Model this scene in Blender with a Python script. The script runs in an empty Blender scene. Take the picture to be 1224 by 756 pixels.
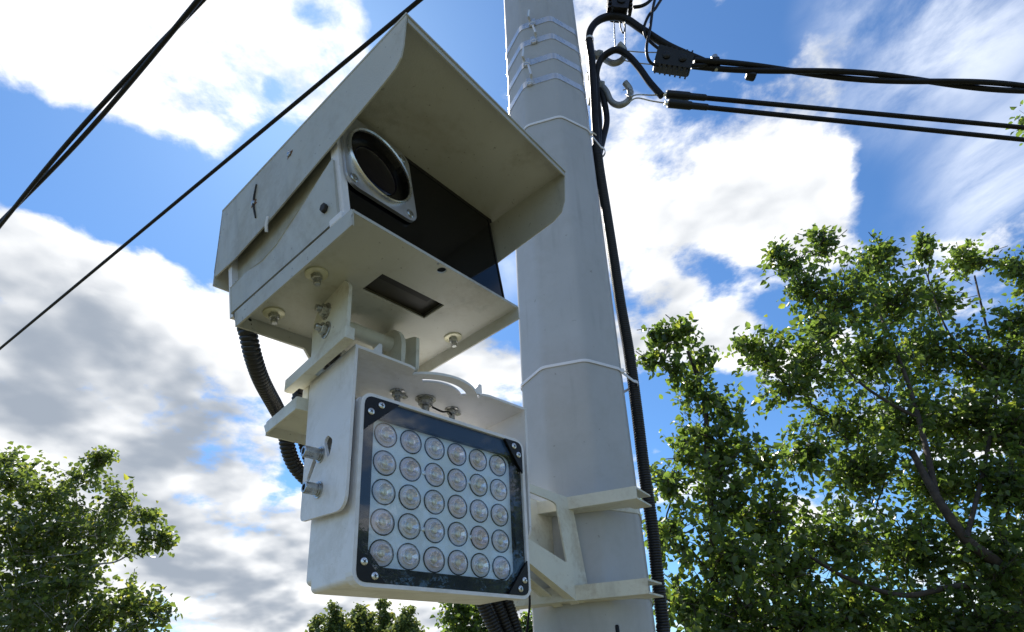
import bpy, math, random
import numpy as np
from mathutils import Vector, Matrix
from mathutils.geometry import tessellate_polygon

random.seed(7)
rng = np.random.default_rng(11)
scene = bpy.context.scene
col = scene.collection
R = math.radians

# ------------------------------------------------------------------ camera
EYE = 3.0                       # lens height above the ground, metres
FPX, CXP, CYP = 700.0, 612.0, 550.0
PITCH, ROLL = R(20.7), R(2.6)
_f = Vector((0, math.cos(PITCH), math.sin(PITCH)))
_r0 = Vector((1, 0, 0)); _d0 = _f.cross(_r0)
_r = _r0 * math.cos(ROLL) + _d0 * math.sin(ROLL)
_d = -_r0 * math.sin(ROLL) + _d0 * math.cos(ROLL)
cam = bpy.data.cameras.new('camera')
cam.sensor_width = 36.0
cam.lens = FPX / 1224 * 36.0
cam.shift_y = (CYP - 378.0) / 1224
cam.clip_start = 0.05
cam.clip_end = 3000
cam_o = bpy.data.objects.new('camera', cam)
col.objects.link(cam_o)
cam_o.matrix_world = Matrix(((_r.x, -_d.x, -_f.x, 0), (_r.y, -_d.y, -_f.y, 0), (_r.z, -_d.z, -_f.z, EYE), (0, 0, 0, 1)))
scene.camera = cam_o

def ray(x, y):
    return _r * ((x - CXP) / FPX) + _d * ((y - CYP) / FPX) + _f
def P(x, y, Y):                 # a point on that sight line, Y metres in front
    d = ray(x, y); k = Y / d.y
    return Vector((d.x * k, Y, EYE + d.z * k))
def PZ(x, y, z):                # the point of that sight line z metres above the lens
    d = ray(x, y); k = z / d.z
    return Vector((d.x * k, d.y * k, EYE + z))
def DIR(x, y):
    return ray(x, y).normalized()

# ------------------------------------------------------------------ sky and sun
SUN_AZ, SUN_EL = R(-24), R(52)          # azimuth from +Y towards +X
EXPOSURE = 0.92
scene.view_settings.view_transform = 'Standard'
scene.view_settings.look = 'None'
scene.view_settings.exposure = EXPOSURE
scene.view_settings.gamma = 1.0
scene.view_settings.use_curve_mapping = False
sun_dir = Vector((math.sin(SUN_AZ) * math.cos(SUN_EL), math.cos(SUN_AZ) * math.cos(SUN_EL), math.sin(SUN_EL)))
sl = bpy.data.lights.new('sun', 'SUN')
sl.energy = 3.7; sl.angle = R(0.53); sl.color = (1.0, 0.95, 0.87)
so = bpy.data.objects.new('sun', sl); col.objects.link(so)
so.rotation_euler = sun_dir.to_track_quat('Z', 'Y').to_euler()
so.location = (0, 0, 30)

class NT:
    def __init__(s, nt): s.nt = nt; s.n = nt.nodes; s.l = nt.links
    def node(s, t, **kw):
        n = s.n.new(t)
        for k, v in kw.items():
            if k in ('op',): n.operation = v
            else: setattr(n, k, v)
        return n
    def link(s, a, b): s.l.new(a, b)
    def val(s, sock, v):
        if hasattr(v, 'is_linked') or isinstance(v, bpy.types.NodeSocket): s.l.new(v, sock)
        else: sock.default_value = v
    def math(s, op, a, b=0.0, c=None, clamp=False):
        n = s.n.new('ShaderNodeMath'); n.operation = op; n.use_clamp = clamp
        s.val(n.inputs[0], a); s.val(n.inputs[1], b)
        if c is not None: s.val(n.inputs[2], c)
        return n.outputs[0]
    def vmath(s, op, a, b=None, scale=None):
        n = s.n.new('ShaderNodeVectorMath'); n.operation = op
        s.val(n.inputs[0], a)
        if b is not None: s.val(n.inputs[1], b)
        if scale is not None: s.val(n.inputs[3], scale)
        return n.outputs['Value'] if op in ('DISTANCE', 'LENGTH', 'DOT_PRODUCT') else n.outputs[0]
    def smooth(s, v, a, b, lo=0.0, hi=1.0):
        n = s.n.new('ShaderNodeMapRange'); n.interpolation_type = 'SMOOTHSTEP'
        s.val(n.inputs[0], v); s.val(n.inputs[1], a); s.val(n.inputs[2], b); s.val(n.inputs[3], lo); s.val(n.inputs[4], hi)
        return n.outputs[0]
    def noise(s, vec, scale, detail=6, rough=.55, dist=0.0, lac=2.0):
        n = s.n.new('ShaderNodeTexNoise'); n.noise_dimensions = '3D'
        if vec is not None: s.l.new(vec, n.inputs['Vector'])
        n.inputs['Scale'].default_value = scale; n.inputs['Detail'].default_value = detail
        n.inputs['Roughness'].default_value = rough; n.inputs['Distortion'].default_value = dist
        n.inputs['Lacunarity'].default_value = lac
        return n.outputs['Fac']
    def mix(s, fac, a, b, blend='MIX'):
        n = s.n.new('ShaderNodeMix'); n.data_type = 'RGBA'; n.blend_type = blend
        s.val(n.inputs[0], fac); s.val(n.inputs[6], a); s.val(n.inputs[7], b)
        return n.outputs[2]

def build_world():
    w = bpy.data.worlds.new('World'); scene.world = w; w.use_nodes = True
    t = NT(w.node_tree); t.n.clear()
    out = t.node('ShaderNodeOutputWorld'); bg = t.node('ShaderNodeBackground')
    t.link(bg.outputs[0], out.inputs[0])
    sky = t.node('ShaderNodeTexSky'); sky.sky_type = 'NISHITA'; sky.sun_disc = False
    sky.sun_elevation = SUN_EL; sky.sun_rotation = SUN_AZ
    sky.altitude = 200; sky.air_density = 1.0; sky.dust_density = 0.3; sky.ozone_density = 2.5
    tc = t.node('ShaderNodeTexCoord'); d = t.vmath('NORMALIZE', tc.outputs['Generated'])
    sep = t.node('ShaderNodeSeparateXYZ'); t.link(d, sep.inputs[0])
    zz = t.math('ADD', t.math('MAXIMUM', sep.outputs[2], 0.0), 0.45)
    comb = t.node('ShaderNodeCombineXYZ')
    t.link(t.math('DIVIDE', sep.outputs[0], zz), comb.inputs[0])
    t.link(t.math('DIVIDE', sep.outputs[1], zz), comb.inputs[1])
    t.link(t.math('MULTIPLY', sep.outputs[2], 1.2), comb.inputs[2])
    uv = comb.outputs[0]
    # big masses of cumulus: (pixel seen at, radius in px, weight)
    blobs = [(90, 40, 150, .5), (230, 40, 150, .55), (250, 140, 95, .5), (370, 70, 75, .42), (430, 80, 60, .35),
             (40, 360, 150, .55), (120, 400, 170, .6), (60, 520, 220, .6), (230, 440, 130, .5), (200, 600, 220, .6), (330, 690, 170, .5),
             (300, 410, 70, .35), (330, 520, 60, .12), (350, 640, 70, .3),
             (570, 450, 70, .5), (610, 335, 30, .12), (540, 740, 120, .45),
             (780, 240, 130, .55), (870, 150, 110, .42), (760, 380, 100, .45), (930, 240, 120, .5), (950, 110, 80, .3), (980, 270, 60, .35),
             (860, 400, 80, .35), (700, 120, 70, .2), (1150, 310, 90, .10),
             (90, 215, 85, -.7), (30, 200, 100, -.7), (150, 240, 70, -.6), (230, 260, 80, -.75), (330, 210, 60, -.5), (240, 320, 45, -.55), (330, 355, 45, -.4),
             (320, 95, 32, -.5), (560, 60, 110, -.5), (500, 10, 60, -.4), (600, 210, 70, -.5), (600, 380, 45, -.45), (0, 110, 60, -.35),
             (358, 520, 46, -.7), (350, 570, 42, -.6), (835, 335, 42, -.42), (815, 30, 50, -.5), (925, 385, 48, -.4), (1060, 190, 90, -.6), (1050, 270, 80, -.6), (1150, 180, 110, -.6), (1120, 60, 130, -.6), (1220, 60, 90, -.6),
             (900, 60, 42, -.35), (900, 20, 40, -.3), (820, 470, 95, -.55), (905, 500, 60, -.5), (1100, 170, 50, -.2), (1210, 90, 40, -.15)]
    tot = None
    wob = t.noise(uv, 3.2, 3, .5)
    wv = t.node('ShaderNodeTexNoise'); t.link(uv, wv.inputs['Vector']); wv.inputs['Scale'].default_value = 3.0; wv.inputs['Detail'].default_value = 4
    dw = t.vmath('ADD', d, t.vmath('SCALE', t.vmath('SUBTRACT', wv.outputs['Color'], (.5, .5, .5)), scale=.16))
    for x, y, r, a in blobs:
        c = DIR(x, y); c2 = DIR(x + r, y); rad = (c - c2).length
        v = t.smooth(t.vmath('DISTANCE', dw, tuple(c)), rad * 1.25, rad * .15, 0.0, a)
        tot = v if tot is None else t.math('ADD', tot, v)
    sol = None
    for x, y, r, a in ((100, 420, 190, .34), (200, 500, 150, .42), (195, 525, 95, .7), (210, 610, 140, .36), (60, 600, 230, .3), (330, 690, 120, .3), (270, 440, 70, .3)):
        c = DIR(x, y); rad = (c - DIR(x + r, y)).length
        v = t.smooth(t.vmath('DISTANCE', dw, tuple(c)), rad * 1.15, rad * .2, 0.0, a)
        sol = v if sol is None else t.math('MAXIMUM', sol, v)
    n1 = t.noise(uv, 3.6, 12, .60, .10)
    n1f = t.noise(uv, 13.0, 6, .62, .25)
    sun2 = Vector((sun_dir.x, sun_dir.y, 0)) / (sun_dir.z + .45)
    toward = t.vmath('SUBTRACT', tuple(sun2), uv)
    uv2 = t.vmath('ADD', uv, t.vmath('SCALE', t.vmath('NORMALIZE', toward), scale=.06))
    s1 = t.noise(uv, 3.0, 4, .5, .10); s2 = t.noise(uv2, 3.0, 4, .5, .10)
    dens = t.math('ADD', t.math('MULTIPLY', t.math('SUBTRACT', n1, .5), 2.5), t.math('ADD', t.math('MINIMUM', tot, .30), t.math('ADD', sol, -.02)))
    dens = t.math('ADD', dens, t.math('MULTIPLY', t.math('SUBTRACT', n1f, .5), .8))
    fac = t.smooth(dens, -.06, .36)
    thick = t.smooth(dens, .18, .75)
    # thin high veil
    vm = t.node('ShaderNodeMapping'); t.link(uv, vm.inputs[0]); vm.inputs['Rotation'].default_value = (0, 0, .6); vm.inputs['Scale'].default_value = (1.0, .35, 1)
    vn = t.noise(vm.outputs[0], 5.5, 9, .62, .5)
    vt = None
    for x, y, r, a in ((1130, 40, 190, .75), (1180, 210, 140, .7), (1010, 20, 80, .55), (1150, 300, 120, .5), (1290, 120, 200, .7), (990, 110, 70, .4), (610, 340, 50, .35)):
        c = DIR(x, y); rad = (c - DIR(x + r, y)).length
        v = t.smooth(t.vmath('DISTANCE', dw, tuple(c)), rad * 1.25, 0.0, 0.0, a)
        vt = v if vt is None else t.math('MAXIMUM', vt, v)
    veil = t.math('MULTIPLY', t.smooth(vn, .36, .70), vt)
    # self shading: thick cloud bases go grey, sunward sides stay bright
    lit = t.math('MULTIPLY_ADD', t.math('SUBTRACT', s1, s2), 4.6, .74)
    lit = t.math('ADD', lit, t.math('MULTIPLY', t.math('SUBTRACT', n1f, .5), .55))
    dark = [(60, 425, 120, .55), (150, 440, 110, .45), (30, 520, 120, .35), (190, 560, 100, .45), (230, 600, 120, .5), (320, 640, 90, .5), (300, 700, 110, .5), (170, 660, 120, .3), (450, 735, 150, .3)]
    dk = None
    for x, y, r, a in dark:
        c = DIR(x, y); rad = (c - DIR(x + r, y)).length
        v = t.smooth(t.vmath('DISTANCE', dw, tuple(c)), rad * 1.2, 0.0, 0.0, a)
        dk = v if dk is None else t.math('ADD', dk, v)
    shade = t.math('SUBTRACT', t.math('SUBTRACT', lit, t.math('MULTIPLY', thick, .12)), t.math('MULTIPLY', t.math('MINIMUM', dk, .55), .70))
    shade = t.smooth(shade, -.25, 1.05)
    ccol = t.mix(shade, (2.1, 2.4, 2.85, 1), (7.0, 7.0, 6.95, 1))
    skyc = t.mix(1.0, sky.outputs[0], (SKY_R, SKY_G, SKY_B, 1), 'MULTIPLY')
    skyv = t.mix(veil, skyc, (7.2, 7.5, 7.9, 1))
    t.link(t.mix(fac, skyv, ccol), bg.inputs[0])
    bg.inputs[1].default_value = 0.1
SKY_R, SKY_G, SKY_B = .46, .69, .88
build_world()

# ------------------------------------------------------------------ materials
MATS = {}
def principled(name, base, rough=.5, metal=0.0, var=.0, var_scale=8.0, bump=0.0, bump_scale=400.0, dirt=None, dirt_scale=5.0, dirt_amt=.3, spec=.5, coat=0.0, speck=None, streak=0.0):
    m = bpy.data.materials.new(name); m.use_nodes = True; t = NT(m.node_tree)
    b = t.n['Principled BSDF']
    tc = t.node('ShaderNodeTexCoord'); ob = tc.outputs['Object']
    c = tuple(base) + (1,)
    cs = c
    if var:
        n = t.noise(ob, var_scale, 5, .6)
        lo = tuple(x * (1 - var) for x in base) + (1,); hi = tuple(min(1, x * (1 + var)) for x in base) + (1,)
        cs = t.mix(t.smooth(n, .3, .7), lo, hi)
    if dirt:
        n = t.noise(ob, dirt_scale, 9, .68, .6)
        n3 = t.noise(ob, dirt_scale * 14, 4, .6)
        k = t.math('MULTIPLY', t.smooth(t.math('ADD', n, t.math('MULTIPLY', n3, .25)), .58, .8), dirt_amt)
        cs = t.mix(k, cs, tuple(dirt) + (1,))
    if speck:
        n = t.noise(ob, speck[0], 2, .5)
        cs = t.mix(t.math('MULTIPLY', t.smooth(n, speck[1], speck[1] + .05), speck[2]), cs, (.12, .10, .08, 1))
    if streak:
        mp = t.node('ShaderNodeMapping'); t.link(ob, mp.inputs[0]); mp.inputs['Scale'].default_value = (38, 38, 2.2)
        n5 = t.noise(mp.outputs[0], 1.0, 5, .6); n6 = t.noise(ob, 6, 4, .6)
        cs = t.mix(t.math('MULTIPLY', t.math('MULTIPLY', t.smooth(n5, .52, .72), t.smooth(n6, .42, .62)), streak), cs, tuple(c * .55 for c in base) + (1,))
    t.val(b.inputs['Base Color'], cs)
    b.inputs['Roughness'].default_value = rough
    if var: t.val(b.inputs['Roughness'], t.smooth(t.noise(ob, var_scale * 2.3, 5, .6), .25, .75, rough * .85, min(1, rough * 1.2)))
    b.inputs['Metallic'].default_value = metal
    b.inputs['Specular IOR Level'].default_value = spec
    b.inputs['Coat Weight'].default_value = coat
    if bump:
        bn = t.node('ShaderNodeBump'); bn.inputs['Strength'].default_value = bump; bn.inputs['Distance'].default_value = .001
        t.link(t.noise(ob, bump_scale, 3, .5), bn.inputs['Height']); t.link(bn.outputs[0], b.inputs['Normal'])
    MATS[name] = m
    return m
principled('housing_paint', (.475, .477, .432), .42, var=.05, bump=.25, bump_scale=420, dirt=(.30, .27, .20), dirt_scale=7, dirt_amt=.5, speck=(150, .70, .55), streak=.45)
principled('bracket_paint', (.70, .69, .60), .4, var=.05, bump=.2, bump_scale=420, dirt=(.38, .31, .21), dirt_scale=9, dirt_amt=.5, speck=(120, .72, .5), streak=.3)
principled('lamp_paint', (.80, .79, .80), .45, var=.04, bump=.3, bump_scale=500, dirt=(.45, .42, .36), dirt_scale=8, dirt_amt=.35, speck=(140, .73, .4), streak=.25)
principled('pole_paint', (.445, .455, .47), .5, var=.04, var_scale=5, bump=.35, bump_scale=260, dirt=(.36, .36, .35), dirt_scale=5, dirt_amt=.35, speck=(60, .73, .4), streak=.3)
principled('galvanised_steel', (.46, .47, .46), .28, metal=.95, var=.18, var_scale=60, bump=.15, bump_scale=200, dirt=(.12, .10, .08), dirt_scale=60, dirt_amt=.7)
principled('band_steel', (.66, .67, .68), .3, metal=.75, var=.1, var_scale=40)
principled('hook_steel', (.30, .31, .31), .55, metal=.6, var=.2, var_scale=40, bump=.3, bump_scale=150)
principled('bright_steel', (.72, .72, .70), .28, metal=.95, var=.1, var_scale=50)
principled('flange_aluminium', (.50, .50, .50), .38, metal=.8, var=.12, var_scale=30, bump=.1, bump_scale=300)
principled('black_plastic', (.006, .006, .007), .42, bump=.2, bump_scale=300, spec=.35)
principled('conduit_plastic', (.010, .010, .011), .38, var=.2, var_scale=30)
principled('cable_rubber', (.007, .007, .008), .5, var=.2, var_scale=20, spec=.25)
principled('black_glass', (.003, .0035, .005), .08, spec=.22)
principled('lens_coated', (.004, .003, .008), .03, spec=.35)
principled('rust', (.16, .075, .03), .9, var=.3, var_scale=200)
principled('lens_black', (.003, .003, .003), .25)
principled('mask_black', (.006, .007, .010), .3)
principled('white_nylon', (.78, .79, .84), .4)
principled('led_board', (.79, .88, .96), .3, var=.05, var_scale=30)
principled('reflector_white', (.90, .88, .89), .25)
principled('reflector_silver', (.86, .84, .86), .16, metal=.6, var=.08, var_scale=120)
principled('led_chip', (.74, .70, .52), .4)
principled('washer_zinc', (.60, .58, .42), .35, metal=.35, var=.1, var_scale=60)
principled('rubber_dark', (.02, .018, .016), .7)
principled('dark_cavity', (.045, .042, .034), .6)  # dark tone standing in for shade in the housing slot and gap

def thin_glass(name, tint, refl_lo, rough):
    m = bpy.data.materials.new(name); m.use_nodes = True; t = NT(m.node_tree); t.n.clear()
    out = t.node('ShaderNodeOutputMaterial'); tr = t.node('ShaderNodeBsdfTransparent'); gl = t.node('ShaderNodeBsdfGlossy')
    tr.inputs[0].default_value = tuple(tint) + (1,); gl.inputs['Roughness'].default_value = rough
    fr = t.node('ShaderNodeFresnel'); ge = t.node('ShaderNodeNewGeometry'); t.link(t.math('MULTIPLY_ADD', ge.outputs['Backfacing'], 1 / 1.5 - 1.5, 1.5), fr.inputs[0])
    mx = t.node('ShaderNodeMixShader')
    t.link(t.math('ADD', fr.outputs[0], refl_lo, clamp=True), mx.inputs[0]); t.link(tr.outputs[0], mx.inputs[1]); t.link(gl.outputs[0], mx.inputs[2])
    t.link(mx.outputs[0], out.inputs[0]); MATS[name] = m
thin_glass('pane_glass', (.97, .985, .99), .0, .015)
def lens_mat():
    m = bpy.data.materials.new('lens_acrylic'); m.use_nodes = True; t = NT(m.node_tree); t.n.clear()
    out = t.node('ShaderNodeOutputMaterial'); tr = t.node('ShaderNodeBsdfTransparent'); gl = t.node('ShaderNodeBsdfGlossy')
    oi = t.node('ShaderNodeObjectInfo'); ge = t.node('ShaderNodeNewGeometry')
    t.link(t.mix(oi.outputs['Random'], (.97, .97, .98, 1), (.96, .89, .91, 1)), tr.inputs[0])
    gl.inputs['Roughness'].default_value = .03
    fr = t.node('ShaderNodeFresnel'); t.link(t.math('MULTIPLY_ADD', ge.outputs['Backfacing'], 1 / 1.7 - 1.7, 1.7), fr.inputs[0])
    mx = t.node('ShaderNodeMixShader')
    t.link(t.math('MULTIPLY', t.math('ADD', fr.outputs[0], .10), t.math('SUBTRACT', 1.0, ge.outputs['Backfacing']), clamp=True), mx.inputs[0])
    t.link(tr.outputs[0], mx.inputs[1]); t.link(gl.outputs[0], mx.inputs[2]); t.link(mx.outputs[0], out.inputs[0])
    MATS['lens_acrylic'] = m
lens_mat()
def leaf_mat(name, dark, light, trans, tfac=.42, rough=.33):
    m = bpy.data.materials.new(name); m.use_nodes = True; t = NT(m.node_tree); t.n.clear()
    out = t.node('ShaderNodeOutputMaterial'); pr = t.node('ShaderNodeBsdfPrincipled'); tl = t.node('ShaderNodeBsdfTranslucent')
    g = t.node('ShaderNodeNewGeometry'); r = g.outputs['Random Per Island']
    bright = t.smooth(r, .91, .94)  # a random few leaves get a yellow-green tint, as if sunlit
    t.link(t.mix(bright, t.mix(r, tuple(dark) + (1,), tuple(light) + (1,)), (light[0] * 1.7, light[1] * 1.5, light[2], 1)), pr.inputs['Base Color'])
    pr.inputs['Roughness'].default_value = rough
    t.link(t.mix(bright, t.mix(r, tuple(c * .7 for c in trans) + (1,), tuple(min(1, c * 1.2) for c in trans) + (1,)), (min(1, trans[0] * 2.1), min(1, trans[1] * 1.6), trans[2] * 1.2, 1)), tl.inputs[0])
    mx = t.node('ShaderNodeMixShader'); mx.inputs[0].default_value = tfac
    t.link(pr.outputs[0], mx.inputs[1]); t.link(tl.outputs[0], mx.inputs[2]); t.link(mx.outputs[0], out.inputs[0])
    MATS[name] = m
leaf_mat('leaf_green', (.030, .053, .018), (.090, .130, .044), (.30, .45, .065))
leaf_mat('leaf_birch', (.042, .068, .022), (.115, .15, .048), (.32, .43, .07))
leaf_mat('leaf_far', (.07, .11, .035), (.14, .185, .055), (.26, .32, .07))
principled('bark', (.055, .042, .032), .85, var=.35, var_scale=14, bump=.9, bump_scale=60)
principled('bark_birch', (.42, .40, .37), .8, var=.25, var_scale=8, bump=.6, bump_scale=40, dirt=(.05, .045, .04), dirt_scale=9, dirt_amt=.9)
principled('ground_soil', (.11, .10, .055), .95, var=.3, var_scale=.6, bump=.8, bump_scale=9, dirt=(.06, .09, .03), dirt_scale=.5, dirt_amt=.8)

# ------------------------------------------------------------------ mesh helpers
class MB:
    def __init__(s): s.v = []; s.f = []
    def add(s, vs, fs):
        o = len(s.v); s.v += [tuple(x) for x in vs]; s.f += [tuple(i + o for i in f) for f in fs]; return s
    def box(s, c, size, rot=None):
        hx, hy, hz = (x / 2 for x in size); vs = []
        for z in (-hz, hz):
            for x, y in ((-hx, -hy), (hx, -hy), (hx, hy), (-hx, hy)):
                p = Vector((x, y, z))
                if rot: p = rot @ p
                vs.append(Vector(c) + p)
        return s.add(vs, [(3, 2, 1, 0), (4, 5, 6, 7), (0, 1, 5, 4), (1, 2, 6, 5), (2, 3, 7, 6), (3, 0, 4, 7)])
    def prism(s, outer, axis, a, b, holes=()):
        """outline in the two other axes, extruded along axis from a to b"""
        def mk(p, h):
            return (h, p[0], p[1]) if axis == 'x' else (p[0], h, p[1]) if axis == 'y' else (p[0], p[1], h)
        loops = [list(outer)] + [list(h) for h in holes]
        flat = [p for l in loops for p in l]; n = len(flat)
        tris = tessellate_polygon([[Vector((p[0], p[1], 0)) for p in l] for l in loops])
        vs = [mk(p, a) for p in flat] + [mk(p, b) for p in flat]
        fs = [tuple(t) for t in tris] + [tuple(i + n for i in reversed(t)) for t in tris]
        k = 0
        for l in loops:
            m = len(l)
            for i in range(m):
                j = (i + 1) % m; fs.append((k + i, k + j, k + j + n, k + i + n))
            k += m
        return s.add(vs, fs)
    def tube(s, pts, rad, seg=10, caps=True, sq=1.0):
        pts = [Vector(p) for p in pts]; n = len(pts)
        rads = rad if hasattr(rad, '__len__') else [rad] * n
        t = (pts[1] - pts[0]).normalized()
        up = Vector((0, 0, 1)) if abs(t.z) < .9 else Vector((1, 0, 0))
        nx = t.cross(up).normalized()
        vs = []
        for i in range(n):
            t = (pts[min(i + 1, n - 1)] - pts[max(i - 1, 0)])
            t = t.normalized() if t.length > 1e-9 else Vector((0, 0, 1))
            nx = (nx - t * nx.dot(t)).normalized(); ny = t.cross(nx)
            for k in range(seg):
                a = 2 * math.pi * k / seg
                vs.append(pts[i] + (nx * math.cos(a) + ny * math.sin(a) * sq) * rads[i])
        fs = []
        for i in range(n - 1):
            for k in range(seg):
                k2 = (k + 1) % seg
                fs.append((i * seg + k, i * seg + k2, (i + 1) * seg + k2, (i + 1) * seg + k))
        if caps:
            fs.append(tuple(reversed(range(seg)))); fs.append(tuple(range((n - 1) * seg, n * seg)))
        return s.add(vs, fs)
    def lathe(s, c, axis, prof, seg=16, caps=True):
        """prof: (distance along axis, radius)"""
        ax = Vector(axis).normalized(); c = Vector(c)
        nx = ax.cross(Vector((0, 0, 1)) if abs(ax.z) < .9 else Vector((1, 0, 0))).normalized(); ny = ax.cross(nx)
        vs = []; n = len(prof)
        for h, r in prof:
            r = max(r, 1e-5)
            vs += [c + ax * h + (nx * math.cos(2 * math.pi * k / seg) + ny * math.sin(2 * math.pi * k / seg)) * r for k in range(seg)]
        fs = [(i * seg + k, i * seg + (k + 1) % seg, (i + 1) * seg + (k + 1) % seg, (i + 1) * seg + k) for i in range(n - 1) for k in range(seg)]
        if caps: fs += [tuple(reversed(range(seg))), tuple(range((n - 1) * seg, n * seg))]
        return s.add(vs, fs)
    def hexbolt(s, c, axis, r, h, shank=0.0, rs=None, washer=None):
        ax = Vector(axis).normalized(); c = Vector(c); o = 0.0
        if washer: s.lathe(c, ax, [(-.0005, washer), (.0018, washer), (.0022, washer * .95)], 18); o = .002
        s.lathe(c, ax, [(o - .0005, r), (o + h * .85, r), (o + h, r * .85)], 6)
        if shank: s.lathe(c, ax, [(o + h - .001, rs or r * .55), (o + h + shank, rs or r * .55), (o + h + shank + .001, (rs or r * .55) * .8)], 12)
        return s
    def build(s, name, mat, parent=None, bevel=0.0, smooth=None, matrix=None, segs=2):
        me = bpy.data.meshes.new(name); me.from_pydata(s.v, [], s.f); me.update()
        if mat: me.materials.append(MATS[mat])
        if smooth is not None:
            me.polygons.foreach_set('use_smooth', [True] * len(me.polygons))
            me.set_sharp_from_angle(angle=R(smooth))
        o = bpy.data.objects.new(name, me); col.objects.link(o)
        if parent: o.parent = parent
        if matrix is not None: o.matrix_world = matrix
        if bevel:
            b = o.modifiers.new('bevel', 'BEVEL'); b.width = bevel; b.segments = segs; b.limit_method = 'ANGLE'; b.angle_limit = R(40)
        return o

def thing(name, label, cat, matrix=None, group=None):
    o = bpy.data.objects.new(name, None); o.empty_display_size = .05; col.objects.link(o)
    if matrix is not None: o.matrix_world = matrix
    o['label'] = label; o['category'] = cat
    if group: o['group'] = group
    return o
def tag(o, label, cat, group=None):
    o['label'] = label; o['category'] = cat
    if group: o['group'] = group
    return o
def rrect(x0, x1, y0, y1, r, n=5):
    pts = []
    rs = r if hasattr(r, '__len__') else (r,) * 4
    for (cx, cy, a0), rr in zip(((x1, y1, 0), (x0, y1, 90), (x0, y0, 180), (x1, y0, 270)), rs):
        sx = -1 if cx == x1 else 1; sy = -1 if cy == y1 else 1
        for i in range(n + 1):
            a = R(a0 + 90 * i / n)
            pts.append((cx + sx * rr + rr * math.cos(a), cy + sy * rr + rr * math.sin(a)))
    return pts
def rounded(poly, r, n=5):
    """round the corners of a polygon; r one radius or one per corner"""
    out = []; m = len(poly); rs = r if hasattr(r, '__len__') else [r] * m
    for i in range(m):
        p = Vector(poly[i]); a = Vector(poly[i - 1]); b = Vector(poly[(i + 1) % m]); rr = rs[i]
        if rr <= 0: out.append(tuple(p)); continue
        u = (a - p); w = (b - p); d = min(rr, u.length * .48, w.length * .48)
        u = p + u.normalized() * d; w = p + w.normalized() * d
        for k in range(n + 1):
            t = k / n; q = u * (1 - t) ** 2 + p * 2 * t * (1 - t) + w * t * t
            out.append((q.x, q.y))
    return out
def circle(cx, cy, r, n=28, ry=None):
    return [(cx + r * math.cos(2 * math.pi * i / n), cy + (ry or r) * math.sin(2 * math.pi * i / n)) for i in range(n)]
def spline(pts, n=12):
    pts = [Vector(p) for p in pts]; out = []
    q = [pts[0] * 2 - pts[1]] + pts + [pts[-1] * 2 - pts[-2]]
    for i in range(1, len(q) - 2):
        a, b, c, d = q[i - 1:i + 3]
        for k in range(n):
            t = k / n
            out.append(.5 * ((2 * b) + (c - a) * t + (2 * a - 5 * b + 4 * c - d) * t * t + (3 * b - a - 3 * c + d) * t ** 3))
    out.append(pts[-1]); return out
def resample(pts, step):
    out = [pts[0]]; acc = 0.0
    for a, b in zip(pts, pts[1:]):
        L = (b - a).length
        while acc + L >= step and L > 1e-9:
            a = a + (b - a) * ((step - acc) / L); L = (b - a).length; out.append(a.copy()); acc = 0.0
        acc += L
    return out
def corrugated(ctrl, r, pitch, seg=14):
    pts = resample(spline(ctrl, 16), pitch / 4); m = MB()
    rad = [r * (.90, .985, 1.0, .985)[i % 4] if i % 4 else r * .865 for i in range(len(pts))]
    return m.tube(pts, rad, seg)
def pose(loc, yaw, pit=0, rol=0):
    Mz = Matrix.Rotation(yaw, 3, 'Z') @ Matrix.Rotation(pit, 3, 'X') @ Matrix.Rotation(rol, 3, 'Y')
    return Matrix.Translation(Vector(loc) + Vector((0, 0, EYE))) @ Mz.to_4x4()

# ------------------------------------------------------------------ ground
g = MB(); N = 40
gx = [math.copysign(abs(i / N * 2 - 1) ** 3 * 900, i / N * 2 - 1) for i in range(N + 1)]
g.add([(x, y, .12 * math.sin(x * .31 + y * .17) * min(1, (abs(x) + abs(y)) / 8) - .02) for y in gx for x in gx],
      [(j * (N + 1) + i, j * (N + 1) + i + 1, (j + 1) * (N + 1) + i + 1, (j + 1) * (N + 1) + i) for j in range(N) for i in range(N)])
o = g.build('ground', 'ground_soil', smooth=180); o['kind'] = 'structure'

# ------------------------------------------------------------------ pole
PC = Vector((.1597, 1.30, 0))
VIEW = math.atan2(PC.x, PC.y)
def pole_r(z): return (.1314 - .007 * (z - EYE)) / .968
PHASE = R(-90) - VIEW + R(14.5)         # direction of one corner of the octagon
def octagon(R0, rr=.013, n=4, grow=0.0):
    poly = [((R0 + grow) * math.cos(PHASE + k * math.pi / 4), (R0 + grow) * math.sin(PHASE + k * math.pi / 4)) for k in range(8)]
    return rounded(poly, rr, n)
pole = thing('utility_pole', 'grey painted octagonal steel pole carrying the camera and wires', 'pole', Matrix.Translation((PC.x, PC.y, 0)))
m = MB(); rings = []
zs = [-.05, 1.2, 2.4, 3.3, 4.4, 5.6, 7.0, 8.5]
for z in zs: rings.append([(x, y, z) for x, y in octagon(pole_r(z))])
n = len(rings[0])
m.add([p for r_ in rings for p in r_], [(i * n + k, i * n + (k + 1) % n, (i + 1) * n + (k + 1) % n, (i + 1) * n + k) for i in range(len(zs) - 1) for k in range(n)] + [tuple(range((len(zs) - 1) * n, len(zs) * n))])
m.build('shaft', 'pole_paint', pole, smooth=30)
MB().lathe((0, 0, 0), (0, 0, 1), [(0, .24), (.03, .24), (.035, .235)], 24).build('base_flange', 'pole_paint', pole, smooth=30)
q = P(738, 752, PC.y - pole_r(EYE) * .97) - Vector((PC.x, PC.y, 0))
MB().lathe(q - Vector((0, -.004, .05)), (0, 0, 1), [(0, .0045), (.055, .0045), (.058, .003)], 10).build('stud', 'black_plastic', pole, smooth=40)

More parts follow.
